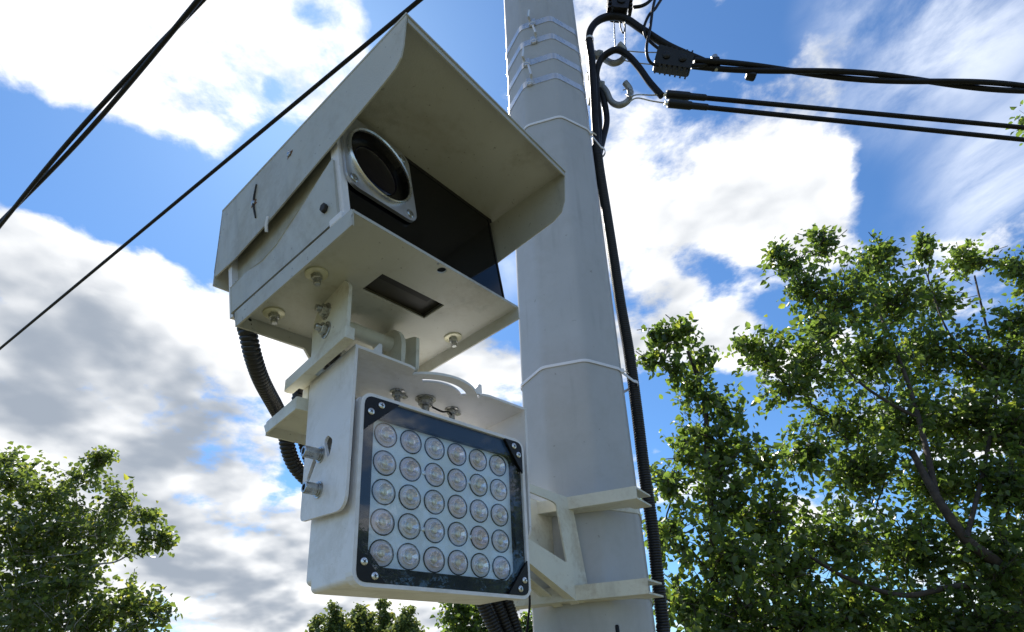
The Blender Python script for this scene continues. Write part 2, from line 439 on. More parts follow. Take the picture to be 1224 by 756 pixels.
def ring_band(z, wid, thick, inner):
    """flat strap hugging the octagon"""
    m = MB()
    a = octagon(pole_r(z - wid / 2), grow=.0006); b = octagon(pole_r(z + wid / 2), grow=.0006)
    a2 = octagon(pole_r(z - wid / 2), grow=thick); b2 = octagon(pole_r(z + wid / 2), grow=thick)
    n = len(a)
    vs = [(*p, -wid / 2) for p in a] + [(*p, wid / 2) for p in b] + [(*p, wid / 2) for p in b2] + [(*p, -wid / 2) for p in a2]
    fs = []
    for k in range(n):
        j = (k + 1) % n
        for q in range(4):
            w = (q + 1) % 4; fs.append((q * n + k, q * n + j, w * n + j, w * n + k))
    return m.add(vs, fs)
def front_z(x, y):
    d = ray(x, y); k = (PC.y - .128) / d.y
    return EYE + d.z * k
band_spec = [((662, 19), (636, 25)), ((663, 40), (638, 41)), ((665, 64), (629, 67)), ((667, 88), (633, 92))]
tell = ['topmost steel band clamped round the grey pole', 'second steel band below the topmost one round the grey pole',
        'third steel band below the topmost one round the grey pole', 'lowest of the four steel bands round the grey pole']
def pole_face_point(px, py):
    """first hit of the sight line with the octagon shaft"""
    o = Vector((0, 0, EYE)); d = ray(px, py)
    best = None
    for k in range(8):
        ang = PHASE + (k + .5) * math.pi / 4
        nrm = Vector((math.cos(ang), math.sin(ang), .0065)).normalized()
        ap = pole_r(EYE) * math.cos(math.pi / 8)
        pt = Vector((PC.x + nrm.x * ap, PC.y + nrm.y * ap, EYE))
        dn = d.dot(nrm)
        if dn < -1e-6:
            t = (pt - o).dot(nrm) / dn
            if best is None or t > best[0]: best = (t, nrm)
    return o + d * best[0], best[1]
for (kx, ky), (bx, by) in band_spec:
    z = front_z(kx, ky)
    i = band_spec.index(((kx, ky), (bx, by)))
    th = thing('steel_band', tell[i], 'steel band', Matrix.Translation((PC.x, PC.y, z)), 'steel bands round the pole')
    ring_band(z, .023, .0016, 0).build('strap', 'band_steel', th, smooth=30)
    pt, nrm = pole_face_point(bx, by); pt = pt - Vector((PC.x, PC.y, z)); pt.z = 0
    side = Vector((-nrm.y, nrm.x, 0)).normalized(); nn = Vector((nrm.x, nrm.y, 0)).normalized()
    rot = Matrix((side, nn, Vector((0, 0, 1)))).transposed()
    bk = MB(); bk.box(pt + nn * .004, (.020, .006, .026), rot); bk.build('buckle', 'band_steel', th, bevel=.001)
    ear = MB(); s2 = 1 if i % 2 else -1
    ear.tube([pt + nn * .006 + side * .006 * s2 + Vector((0, 0, .010)), pt + nn * .017 + side * .008 * s2 + Vector((0, 0, .012)), pt + nn * .024 + side * .003 * s2 + Vector((0, 0, .030 + .004 * i))], [.0035, .0033, .003], 4, sq=.35)
    ear.build('tail', 'band_steel', th)
    lp = MB(); c0 = pt + nn * .008
    lp.tube([c0 + side * .008 * math.cos(a) + nn * .006 * math.sin(a) + Vector((0, 0, -.013)) for a in [k * math.pi / 5 for k in range(11)]], .0018, 6)
    lp.build('loop', 'band_steel', th, smooth=60)
for (kx, ky, lab) in ((671, 139.5, 'white nylon cable tie round the pole just below the steel bands'), (703, 433, 'white nylon cable tie round the pole beside the floodlight')):
    z = front_z(kx, ky) + .004
    th = thing('cable_tie', lab, 'cable tie', Matrix.Translation((PC.x, PC.y, z)), 'white cable ties on the pole')
    # loop runs round the shaft and out round the conduit
    poly = octagon(pole_r(z), grow=.0015)
    cang = 0.0
    bump = []
    cx_, cy_ = pole_r(z) * .955 + .017, -.0
    pts = [p for p in poly if not (p[0] > pole_r(z) * .62 and abs(p[1]) < pole_r(z) * .48)]
    i0 = max(range(len(pts)), key=lambda i: (Vector(pts[i]) - Vector(pts[i - 1])).length)
    pts = pts[i0:] + pts[:i0]
    arc = [(cx_ + .0185 * math.cos(a), cy_ + .0185 * math.sin(a)) for a in [R(-75 + 150 * k / 8) for k in range(9)]]
    loop = [Vector((x, y, 0)) for x, y in pts + (arc if pts[-1][1] < 0 else arc[::-1])]
    loop.append(loop[0].copy())
    mb = MB(); vs = []; L = len(loop) - 1
    cen = Vector((0, 0, 0))
    for i in range(L):
        tdir = (loop[(i + 1) % L] - loop[i - 1]).normalized(); nr = Vector((tdir.y, -tdir.x, 0))
        if nr.dot(loop[i]) < 0: nr = -nr
        for dz, dn in ((-.0035, 0), (.0035, 0), (.0035, .0018), (-.0035, .0018)): vs.append(loop[i] + nr * dn + Vector((0, 0, dz)))
    fs = [(4 * i + q, 4 * ((i + 1) % L) + q, 4 * ((i + 1) % L) + (q + 1) % 4, 4 * i + (q + 1) % 4) for i in range(L) for q in range(4)]
    mb.add(vs, fs); mb.build('strap', 'white_nylon', th, smooth=30)
    hp = loop[len(pts) - 1] if pts[-1][1] < 0 else loop[0]
    hp = min((p for p in loop if p.y < 0), key=lambda p: -p.x + abs(p.y + pole_r(z) * .5) * 2)
    hd = MB().box(hp + Vector((.002, -.004, 0)), (.009, .007, .011)); hd.build('lock_head', 'white_nylon', th, bevel=.001)
    MB().tube([hp + Vector((.004, -.005, 0)), hp + Vector((.012, -.004, -.003)), hp + Vector((.018, .000, -.006))], [.0026, .0024, .0016], 4, sq=.4).build('tail', 'white_nylon', th)

# conduit running up the side of the pole
cpts = [P(x, y, 1.315) for x, y in ((803, 835), (793.5, 756), (786, 690), (779.5, 630), (769.5, 560), (761, 490), (751.5, 420), (741, 360), (732, 300), (723.5, 246), (717, 205), (713, 175))]
c = corrugated([Vector((cpts[0].x + .02, cpts[0].y, .03)), Vector((cpts[0].x + .012, cpts[0].y, 1.6))] + cpts, .0145, .0062)
tag(c.build('corrugated_conduit', 'conduit_plastic', smooth=60), 'black corrugated conduit running up the right side of the grey pole', 'conduit')

# ------------------------------------------------------------------ pole bracket
YB = R(-23)
PBM = Matrix.Translation((PC.x, PC.y, EYE)) @ Matrix.Rotation(YB, 4, 'Z')
pb = thing('pole_bracket', 'cream steel bracket with windowed gussets clamped to the grey pole', 'bracket', PBM)
for z0, z1 in ((.320, .345), (.139, .167)):
    r0 = pole_r(EYE + (z0 + z1) / 2)
    m = MB()
    m.prism([(-.155, z0), (.155, z0), (.155, z1), (-.155, z1)], 'y', -.166, -.162)
    # flanges cut to a shallow vee that seats on the pole faces
    octl = []
    for fz0, fz1 in ((z0, z0 + .0035), (z1 - .0035, z1)):
        poly = [(-.155, -.162), (.155, -.162), (.168, -.088), (.134, -.088), (.128, -.108), (.0, -.126), (-.128, -.108), (-.134, -.088), (-.168, -.088)]
        m.prism(poly, 'z', fz0, fz1)
    ch = m.build('clamp_channel', 'bracket_paint', pb, bevel=.0012)
    zc = EYE + (z0 + z1) / 2
    st = ring_band(zc, .016, .0022, 0).build('clamp_strap', 'bracket_paint', None, smooth=30)
    st.parent = pb; st.matrix_parent_inverse = PBM.inverted(); st.matrix_world = Matrix.Translation((PC.x, PC.y, zc))
# gussets: vertical plates from the channels towards the lamp
ga = math.atan2(-1, -1)
GD = Vector((math.cos(R(225)), math.sin(R(225)), 0)); GA = Vector((.108, 1.143, 0))
def gusset_matrix(off):
    X = GD; Y = Vector((0, 0, 1)).cross(X); 
    M4 = Matrix((X, Y, Vector((0, 0, 1)))).transposed().to_4x4()
    return Matrix.Translation(GA + Y * off + Vector((0, 0, EYE + .331))) @ M4
for off in (0.0, -.062):
    # in gusset coordinates x runs away from the pole
    outer = rounded([(-.046, -.190), (-.012, -.197), (.125, -.131), (.20, -.085), (.20, .055), (.13, .022), (-.003, .0135), (-.012, .006)], [.003, .012, .002, .004, .004, .03, .004, .004])
    win = rounded([(.125, -.086), (.017, -.122), (.036, -.006), (.050, -.002), (.125, .006), (.165, .012), (.165, -.06)], [.012, .006, .012, .006, .001, .02, .02])
    if off: outer = [(-.085, -.190), (-.012, -.197), (.125, -.131), (.20, -.085), (.20, .055), (.13, .022), (-.085, .0135)]
    m = MB(); m.prism(outer, 'y', -.002, .002, [win] if off == 0 else [])
    gp = m.build('gusset_plate', 'bracket_paint', None, bevel=.0012)
    gp.parent = pb; gp.matrix_parent_inverse = PBM.inverted(); gp.matrix_world = gusset_matrix(off)
    d = Vector((.137, 0, .066)).normalized()
    m = MB(); a0 = Vector((-.012, 0, -.197)); b0 = Vector((.20, 0, -.085))
    nn = Vector((-d.z, 0, d.x))
    sgn = -1 if off == 0 else 1
    for p_, q_ in (((a0, b0)),):
        vs = []
        for p0 in (p_, q_):
            for yy, h in ((0, 0), (sgn * .020, 0), (sgn * .020, .003), (0, .003)): vs.append(p0 + Vector((0, yy, 0)) + nn * (h - .0005))
        m.add(vs, [(0, 1, 2, 3), (7, 6, 5, 4), (0, 4, 5, 1), (1, 5, 6, 2), (2, 6, 7, 3), (3, 7, 4, 0)])
    fl = m.build('stiffening_lip', 'bracket_paint', None, bevel=.0008)
    fl.parent = pb; fl.matrix_parent_inverse = PBM.inverted(); fl.matrix_world = gusset_matrix(off)

# lamp-aligned frame for the beam end
LO = Vector((-.0975, .7922, .2362)); LYAW = R(43.5)
LM = pose(LO, LYAW)
def in_pb(o): o.parent = pb; o.matrix_parent_inverse = PBM.inverted(); o.matrix_world = LM
m = MB()
m.prism(rounded([(-.172, .130), (.235, .130), (.235, .255), (-.172, .255)], [.004, .004, .004, .012]), 'z', .1665, .170)
m.prism([(-.172, .150), (.235, .150), (.235, .1665), (-.172, .1665)], 'y', .130, .133)
m.prism([(.134, .1495), (.243, .1495), (.255, .1665), (.134, .1665)], 'x', -.172, -.169)
m.prism([(-.168, .1500), (.235, .1500), (.235, .1665), (-.168, .1665)], 'y', .252, .255)
o = m.build('support_beam', 'bracket_paint', None, bevel=.0012); in_pb(o)
m = MB(); m.box((-.11, .143, .1823), (.09, .022, .0245)); o = m.build('riser_block', 'bracket_paint', None, bevel=.0015); in_pb(o)
for bx_, by_ in ((-.11, .2), (.05, .2), (.18, .2)):
    o = MB().hexbolt((bx_, by_, .170), (0, 0, 1), .009, .007, .006, .005, .012).build('fixing_bolt', 'galvanised_steel', None, smooth=35); in_pb(o)

# ------------------------------------------------------------------ floodlight
fl = thing('led_floodlight', 'white infrared floodlight with thirty round lenses behind black framed glass', 'floodlight', LM)
m = MB(); m.prism(rrect(-.1440, .1440, -.1200, .1265, .007), 'y', .0, .094); m.prism(rrect(-.1430, .1430, -.1080, .1200, .008), 'y', .0935, .112); m.build('lamp_body', 'lamp_paint', fl, bevel=.002, segs=2)
m = MB(); m.prism(rrect(-.125, .125, -.105, .11, .01), 'y', .1115, .116)
for k in range(9): m.box((-.11 + k * .0275, .121, 0), (.004, .012, .2))
m.build('heat_sink', 'lamp_paint', fl, bevel=.001)
m = MB(); m.prism(rrect(-.1455, .1455, -.1250, .1280, .017), 'y', -.0165, .0005, [rrect(-.1405, .1405, -.1200, .1230, .0135)]); m.build('front_rim', 'lamp_paint', fl, bevel=.0012)
ph = rounded([(-.1215, .0965), (.1045, .0965), (.1215, .082), (.1215, -.082), (.106, -.0965), (-.107, -.0965), (-.1215, -.078)], [.012, .012, .012, .004, .004, .004, .004])
ph = rounded([(-.1235, .0985), (.1235, .0985), (.1235, -.084), (.108, -.0995), (-.1055, -.0995), (-.1235, -.080)], [.012, .018, .004, .004, .004, .004])
m = MB(); m.prism(rrect(-.1408, .1408, -.1203, .1233, .0135), 'y', -.0115, -.0030, [ph]); m.build('black_mask', 'mask_black', fl)
m = MB(); m.prism(rrect(-.132, .132, -.108, .110, .006), 'y', -.0028, -.0004); brd = m.build('led_board', 'led_board', fl)
for cx_, cz_ in ((-.04 + .0, .04), (.04, .042), (-.04, -.04), (.042, -.04), (.1, 0), (-.1, 0)):
    MB().lathe((cx_ + .002, -.0026, cz_ - .001), (0, -1, 0), [(0, .0032), (.0014, .0032), (.0018, .002)], 10).build('board_screw', 'bright_steel', brd, smooth=40)
# lens unit: dome, chip and rim, copied to every place of the grid
dm = MB(); prof = [(-.0006, .0162), (.0008, .0162)]
for k in range(1, 11):
    a = R(90 * k / 10); prof.append((.0008 + .0092 * math.sin(a), .0162 * math.cos(a) ** .9 if k < 10 else 0))
dm.lathe((0, 0, 0), (0, -1, 0), prof, 28)
dome_me = dm.build('lens', 'lens_acrylic', fl, smooth=60)
rm = MB()
rm.tube([(.0170 * math.cos(2 * math.pi * k / 28), -.0006, .0170 * math.sin(2 * math.pi * k / 28)) for k in range(29)], .0008, 5, caps=False)
rim_o = rm.build('lens_rim', 'rubber_dark', dome_me, smooth=60)
cp = MB().lathe((0, -.0004, 0), (0, -1, 0), [(0, .0042), (.0016, .0042), (.0020, .0030), (.0022, .0006)], 16); chip_o = cp.build('led_chip', 'led_chip', dome_me, smooth=40)
cf = MB(); cf.lathe((0, .0, 0), (0, -1, 0), [(.0003, .0105), (.0004, .0150)], 20, caps=False); base_o = cf.build('reflector_base', 'reflector_white', dome_me)
cf = MB(); cf.lathe((0, .0, 0), (0, -1, 0), [(.0003, .0046), (.0016, .0066), (.0034, .0086), (.0052, .0100), (.0054, .0106), (.0003, .0108)], 11, caps=False); cone_o = cf.build('reflector', 'reflector_silver', dome_me)
first = True
for j in range(5):
    for i in range(6):
        loc = Vector(((i - 2.5) * .04, -.0028, (2 - j) * .04))
        if first: dome_me.location = loc; first = False; continue
        c0 = dome_me.copy(); col.objects.link(c0); c0.parent = fl; c0.location = loc
        c0.rotation_euler = (0, rng.uniform(0, 6.28), 0)
        for ch in (rim_o, chip_o, cone_o, base_o):
            c1 = ch.copy(); col.objects.link(c1); c1.parent = c0
m = MB(); m.prism(rrect(-.1404, .1404, -.1199, .1229, .0135), 'y', -.0145, -.0118); m.build('front_glass', 'pane_glass', fl)
for sx, sz, d1, d2, zc in ((-1, 1, .052, .050, .1228), (1, 1, .036, .052, .1228), (-1, -1, .040, .040, -.1198), (1, -1, .040, .052, -.1198)):
    cxn = sx * .1403; 
    m = MB()
    poly = [(cxn, zc), (cxn - sx * d1, zc), (cxn, zc - sz * d2)]
    m.prism(rounded(poly, [.013, .001, .001]), 'y', -.0175, -.0147)
    cpn = m.build('corner_plate', 'black_plastic', fl, bevel=.0006)
    for u_, w_ in ((.024, .009), (.009, .022)) if (sx, sz) == (-1, 1) else ((.017, .009), (.008, .022)) if sx == 1 else ((.024, .008), (.009, .024)):
        s_ = MB(); c_ = Vector((cxn - sx * u_, -.0172, zc - sz * w_))
        s_.lathe(c_, (0, -1, 0), [(0, .0047), (.0012, .0047), (.0021, .0034), (.0022, .0004)], 16)
        so_ = s_.build('screw', 'bright_steel', cpn, smooth=40)
        x_ = MB(); ra = rng.uniform(0, 1.5)
        for a in (ra, ra + math.pi / 2): x_.box(c_ + Vector((0, -.00215, 0)), (.0050, .0004, .0011), Matrix.Rotation(a, 3, 'Y'))
        x_.build('screw_slot', 'rubber_dark', cpn)
# yoke
arcb = []
for k in range(13):
    a = R(219 + (321 - 219) * k / 12); arcb.append((.006 + .080 * math.cos(a), .054 + .080 * math.sin(a)))
base_poly = [(-.157, -.0145), (-.070, -.0130)] + [(-.060, -.0105)] + arcb + [(.070, -.0085), (.080, -.0110), (.162, -.0115), (.162, .118), (-.157, .118)]
slot = []
for k in range(15):
    a = R(228 + (312 - 228) * k / 14); slot.append((.006 + .0640 * math.cos(a), .054 + .0640 * math.sin(a)))
for k in range(15):
    a = R(312 - (312 - 228) * k / 14); slot.append((.006 + .0545 * math.cos(a), .054 + .0545 * math.sin(a)))
m = MB(); m.prism(base_poly, 'z', .1900, .1940, [slot]); yk = m.build('yoke', 'lamp_paint', fl, bevel=.001)
sl1 = rounded([(.098, .030), (.106, .036), (.086, .066), (.074, .062)], .005)
sl2 = rounded([(.034, .072), (.050, .084), (.060, .078), (.046, .050), (.040, .052)], .005)
arm = rounded([(-.0145, .194), (.124, .194), (.116, -.022), (-.011, -.034)], [.003, .004, .010, .024], 6)
m = MB(); m.prism(arm, 'x', -.157, -.153, [sl1, sl2]); m.build('yoke_arm', 'lamp_paint', fl, bevel=.0012)
m = MB(); m.prism(rounded([(-.0115, .194), (.118, .194), (.112, -.022), (-.008, -.034)], [.004, .004, .010, .024], 6), 'x', .158, .162); m.build('yoke_arm', 'lamp_paint', fl, bevel=.0012)
for (v_, w_, ln) in ((.066, .060, .020), (.064, .010, .016)):
    m = MB(); c_ = (-.157, v_, w_)
    m.lathe(c_, (-1, 0, 0), [(-.001, .0115), (.002, .0115), (.0021, .0095), (.0045, .0095)], 20)
    m.lathe((-.161, v_, w_), (-1, 0, 0), [(0, .0082), (ln, .0082), (ln + .001, .0072), (ln + .001, .0046), (ln - .006, .0044), (ln - .0062, .0002)], 18)
    m.build('socket_bolt', 'galvanised_steel', fl, smooth=40)
    m = MB(); m.lathe((-.1535, v_, w_), (1, 0, 0), [(0, .012), (.0125, .012)], 16); m.lathe((.1435, v_, w_), (1, 0, 0), [(0, .012), (.02, .012)], 16); m.build('pivot_spacer', 'galvanised_steel', fl, smooth=40)
for (u_, v_, big) in ((-.044, .062, 0), (.004, .056, 1), (.060, .061, 0)):
    m = MB()
    if big:
        m.lathe((u_, v_, .190), (0, 0, -1), [(-.0005, .0165), (.002, .0165), (.0022, .013), (.004, .013)], 20)
        m.hexbolt((u_, v_, .186), (0, 0, -1), .0115, .009, .013, .0062)
    else:
        m.hexbolt((u_, v_, .190), (0, 0, -1), .0085, .0075, .009, .005, .012)
        m.box((u_ + .008, v_, .186), (.02, .008, .003), Matrix.Rotation(.3, 3, 'Z'))
    m.build('yoke_bolt', 'galvanised_steel', fl, smooth=35)
m = MB(); m.tube(spline([(.012, .05, .176), (.028, .044, .170), (.046, .052, .178), (.06, .06, .178)], 6), .0016, 6); m.build('earth_wire', 'cable_rubber', fl, smooth=60)

# ------------------------------------------------------------------ camera bracket (stands on the yoke)
cb = thing('camera_bracket', 'cream tilting bracket with bolted ears under the camera box', 'bracket', LM)
m = MB(); m.prism(rounded([(-.182, -.033), (-.168, -.033), (-.168, .160), (-.182, .160)], [.002, .002, .006, .006]), 'z', .1860, .2035); m.build('base_bar', 'bracket_paint', cb, bevel=.003, segs=3)
m = MB(); m.prism([(-.170, .10), (.02, .10), (.02, .150), (-.170, .150)], 'z', .1946, .2085); m.prism([(-.06, .030), (-.02, .030), (-.02, .10), (-.06, .10)], 'z', .1946, .2085); m.build('cross_bar', 'bracket_paint', cb, bevel=.0015)
ear = rounded([(-.033, .2030), (.070, .2030), (.074, .262), (.045, .290), (-.012, .290), (-.033, .268)], [.001, .001, .02, .02, .02, .006], 6)
m = MB(); m.prism(ear, 'x', -.181, -.176); m.build('ear', 'bracket_paint', cb, bevel=.0012)
for v_, w_ in ((.030, .2585), (.026, .226)):
    m = MB(); m.hexbolt((-.181, v_, w_), (-1, 0, 0), .0088, .0075, .006, .0052, .0125); m.build('ear_bolt', 'galvanised_steel', cb, smooth=35)
ear2 = [(.022, .2086), (.112, .2086)] + [(.066 + .046 * math.cos(a), .244 + .046 * math.sin(a)) for a in [R(-8 + 196 * k / 14) for k in range(15)]]
m = MB(); m.prism(ear2, 'x', -.064, -.058); m.build('ear', 'bracket_paint', cb, bevel=.0012)
m = MB(); m.prism(rounded([(.014, .2086), (.056, .2086), (.056, .280), (.014, .266)], .006), 'x', -.043, -.037); m.build('ear', 'bracket_paint', cb, bevel=.0012)
for v_, w_ in ((.078, .266), (.074, .230)):
    m = MB(); m.hexbolt((-.064, v_, w_), (-1, 0, 0), .008, .007, .005, .005, .012); m.build('ear_bolt', 'bracket_paint', cb, smooth=35)
m = MB(); m.lathe((-.177, .055, .262), (1, 0, 0), [(0, .012), (.145, .012)], 16); m.build('pivot_tube', 'bracket_paint', cb, smooth=40)
for u_, v_, h in ((.066, -.003, .018), (-.118, -.006, .020)):
    m = MB(); m.prism([(u_ - .012, .1938), (u_ + .006, .1938), (u_ + .005, .1938 + h), (u_ + .001, .1938 + h)], 'y', v_, v_ + .003); m.build('stop_tab', 'lamp_paint', cb, bevel=.0006)

# ------------------------------------------------------------------ camera housing
HM = pose((-.1710, .5337, .5192), R(52.34), R(-4.42), R(-6.42))
hc = thing('camera_housing', 'beige metal traffic camera box with deep sun visor and round lens port', 'camera', HM)
W, D, hf = .3174, .2571, .0206
hole = circle(.157, .011, .0065, 14); hole2 = circle(.143, .004, .002, 8)
slotp = [(.099, .067), (.219, .067), (.219, .111), (.099, .111)]
m = MB(); m.prism([(0, 0), (W, 0), (W, D), (0, D)], 'z', 0, .003, [hole, hole2, slotp])
bp = m.build('base_plate', 'housing_paint', hc, bevel=.0008)
m = MB(); m.prism([(.0, .0028), (D + .001, .0028), (D + .001, -hf), (.002, -hf + .002)], 'x', -.003, -.0003); m.build('side_flange', 'housing_paint', bp, bevel=.0008)
m = MB(); m.prism([(.0, .0028), (D + .001, .0028), (D + .001, -hf), (.002, -hf + .002)], 'x', W + .0003, W + .003); m.build('side_flange', 'housing_paint', bp, bevel=.0008)
m = MB(); m.prism([(-.003, .0028), (W + .003, .0028), (W + .003, -hf), (.226, -hf), (.214, -.044), (.118, -.044), (.104, -hf), (-.003, -hf)], 'y', D + .0012, D + .0042); m.build('rear_flange', 'housing_paint', bp, bevel=.0008)
for u_, v_ in ((.031, .119), (.036, .228), (.296, .122), (.296, .228)):
    m = MB(); m.lathe((u_, v_, 0), (0, 0, -1), [(-.0005, .0150), (.0022, .0150), (.0030, .0140)], 22); ws = m.build('washer', 'washer_zinc', bp, smooth=40)
    m = MB(); m.hexbolt((u_, v_, -.003), (0, 0, -1), .0075, .007, .007, .0048); m.build('nut', 'galvanised_steel', bp, smooth=35)
# body
F = .028
m = MB(); m.prism(rrect(.016, .330, .014, .196, .004), 'y', F + .004, .288); bd = m.build('body', 'housing_paint', hc, bevel=.0015)
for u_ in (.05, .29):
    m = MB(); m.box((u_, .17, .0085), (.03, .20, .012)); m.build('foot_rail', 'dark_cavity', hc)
m = MB(); m.box((.159, .089, .0120), (.128, .052, .003)); m.build('slot_shade_plate', 'dark_cavity', hc)  # dark plate painting in the shade seen through the base plate slot
m = MB(); m.box((.150, .077, .0092), (.10, .014, .003)); m.build('grommet_strip', 'rubber_dark', hc)
# side cover with the bent upper edge
cov = [(.034, .016), (.285, .016), (.285, .060), (.245, .062), (.20, .056), (.165, .060), (.13, .073), (.034, .110)]
m = MB(); m.prism(cov, 'x', .0045, .0158); m.build('side_cover', 'housing_paint', hc, bevel=.003, segs=3)
m = MB(); m.prism(cov, 'x', .3302, .338); m.build('side_cover', 'housing_paint', hc, bevel=.003, segs=3)
m = MB(); m.hexbolt((.0045, .056, .046), (-1, 0, 0), .0062, .005); m.build('cover_bolt', 'rubber_dark', hc, smooth=35)
m = MB(); m.box((.0035, .033, .011), (.010, .024, .011)); m.build('latch_tab', 'lamp_paint', hc, bevel=.002)
m = MB(); m.box((.010, .075, .0090), (.010, .050, .008)); m.build('gap_shade_block', 'dark_cavity', hc)  # dark block standing in for the shaded gap between body and base plate
m = MB(); m.prism(rrect(.008, .018, .012, .150, .003), 'y', F - .002, F + .012); m.build('front_frame', 'lamp_paint', hc, bevel=.001)
m = MB(); m.prism(rrect(.0175, .326, .010, .198, .003), 'y', F, F + .0045); fg = m.build('front_glass', 'black_glass', hc, bevel=.001)
m = MB(); m.prism(rrect(.0165, .328, .0085, .200, .004), 'y', F - .0015, F + .003, [rrect(.0185, .3255, .0110, .1975, .003)]); m.build('gasket', 'rubber_dark', fg)
# lens port
lc = (.072, .131)
sq = rrect(lc[0] - .0585, lc[0] + .0605, lc[1] - .061, lc[1] + .062, .018, 7)
m = MB(); m.prism(sq, 'y', F - .008, F - .003, [circle(*lc, .0520, 40)]); lf = m.build('lens_flange', 'flange_aluminium', hc, bevel=.0012)
m = MB(); m.prism(rrect(lc[0] - .056, lc[0] + .056, lc[1] - .056, lc[1] + .056, .030, 7), 'y', F - .0030, F + .0005, [circle(*lc, .0520, 40)]); m.build('spacer', 'flange_aluminium', lf)
ringm = MB()
pr = [(.0000, .0535), (-.0050, .0535), (-.0062, .0522), (-.0050, .0500), (-.0030, .0498)]
c_ = Vector((lc[0], F - .008, lc[1]))
ringm.lathe(c_, (0, 1, 0), pr, 48, caps=False); ringm.build('trim_ring', 'bright_steel', lf, smooth=50)
m = MB(); m.lathe((lc[0], F - .0004, lc[1]), (0, -1, 0), [(0, .001), (.0004, .0470), (.0096, .0496), (.0104, .0502)], 40, caps=False); m.build('barrel', 'lens_black', lf)
m = MB(); prof = [(.0008 + .004 * math.sin(R(a)), .036 * math.cos(R(a))) for a in range(0, 91, 10)]
m.lathe((lc[0], F - .0002, lc[1]), (0, -1, 0), prof, 36); m.build('lens_element', 'lens_coated', lf, smooth=60)
for sx in (-1, 1):
    for sz in (-1, 1):
        m = MB(); m.lathe((lc[0] + sx * .0475, F - .0078, lc[1] + sz * .049), (0, -1, 0), [(0, .0062), (.0012, .0062), (.0022, .0048), (.0022, .0032), (.0008, .0030), (.0008, .0003)], 16)
        m.build('flange_screw', 'galvanised_steel', lf, smooth=35)
# visor
UL, UR, VT, VF, VB = .003, .343, .2015, -.123, .296
side = [(VF, VT), (VF + .012, .162), (VF + .018, .150), (VF + .030, .1425), (VF + .05, .1385), (-.014, .1305), (.064, .120), (.169, .106), (.265, .098), (.322, .100), (.326, .110), (VB, VT + .004)]
vs_ = thing
m = MB(); m.prism(side, 'x', UL - .002, UL); vz = m.build('visor', 'housing_paint', hc, bevel=.0008)
sideR = [(VF, VT), (VF + .012, .152), (VF + .022, .136), (VF + .040, .1290), (.03, .122), (.169, .106), (.265, .098), (.322, .100), (.326, .110), (VB, VT + .004)]
m = MB(); m.prism(sideR, 'x', UR, UR + .002); m.build('visor_side', 'housing_paint', vz, bevel=.0008)
m = MB(); m.prism([(VF - .001, VT - .0002), (VB + .001, VT + .0037), (VB + .001, VT + .0065), (VF - .001, VT + .0025)], 'x', UL - .0025, UR + .0025); m.build('visor_top', 'housing_paint', vz, bevel=.001)
m = MB(); m.prism([(VB - .001, VT + .004), (VB + .002, VT + .004), (.331, .088), (.328, .088)], 'x', UL - .002, UR + .002); m.build('visor_rear', 'housing_paint', vz, bevel=.0008)
m = MB(); m.prism([(VF + .001, VT - .009), (VF + .003, VT - .009), (VF + .003, VT + .0005), (VF + .001, VT + .0005)], 'x', UL + .001, UR - .001); m.build('visor_lip', 'housing_paint', vz)
m = MB(); m.prism([(F - .001, VT - .006), (F + .02, VT - .006), (F + .02, VT), (F - .001, VT)], 'x', UL + .008, UR - .008); m.build('top_seal', 'rubber_dark', hc)
for v_, w_, tail in ((.117, .180, 0), (.209, .161, 1)):
    m = MB(); m.lathe((UL - .002, v_, w_), (-1, 0, 0), [(-.0004, .0042), (.0016, .0040), (.0026, .0022)], 12); m.build('rivet', 'galvanised_steel', vz, smooth=40)
    pr_ = [(v_ + (.0062 + .0030 * rng.uniform(-1, 1)) * math.cos(k * .45), w_ - .001 + (.0060 + .0030 * rng.uniform(-1, 1)) * math.sin(k * .45)) for k in range(14)]
    m = MB(); m.prism(pr_, 'x', UL - .0024, UL - .0019); m.build('rust_stain', 'rust', vz)
    if tail: MB().tube([(UL - .003, v_ - .010, w_ + .026), (UL - .0035, v_ - .004, w_ + .01), (UL - .003, v_, w_ - .004), (UL - .003, v_ - .004, w_ - .030)], [.0010, .0013, .0018, .0012], 6).build('rust_streak', 'rubber_dark', vz)
m = MB(); m.tube([(.0005, .175, .112), (-.0015, .177, .097), (.0005, .180, .090)], .0022, 6); m.build('visor_clip', 'lamp_paint', vz, smooth=60)
# rear gland strip
m = MB(); m.prism([(.284, .012), (.292, .012), (.292, .125), (.284, .125)], 'x', .006, .016); m.build('rear_frame', 'lamp_paint', hc, bevel=.001)
m = MB(); m.lathe((.016, .278, -.002), (0, 0, -1), [(-.005, .008), (0, .008), (.002, .007), (.010, .007)], 14); m.build('cable_gland', 'black_plastic', hc, smooth=40)

# conduits at the back of the housing
hp = HM @ Vector((.004, .285, -.004))
p1 = [HM @ Vector((.004, .288, .010)), HM @ Vector((.004, .290, -.025))]
path = [P(291, 376, .712), P(293, 386, .712), P(297, 402, .72), P(303, 428, .745), P(313, 456, .79), P(329, 486, .86), P(340, 508, .90), P(344, 535, .92), P(352, 556, .94), P(366, 572, .96), P(385, 585, .99), P(430, 610, 1.04), P(500, 650, 1.08), P(556, 688, 1.075), P(575, 715, 1.08)]
tag(corrugated(path, .0132, .0066).build('corrugated_conduit', 'conduit_plastic', smooth=60), 'black corrugated conduit hanging from the rear of the camera box', 'conduit')
path = [HM @ Vector((.150, .245, .004)), HM @ Vector((.145, .243, -.03)), LM @ Vector((-.12, .155, .232)), P(363, 462, .885), P(356, 478, .895), P(358, 500, .905), P(375, 560, .96), P(425, 606, 1.05), P(470, 630, 1.07)]
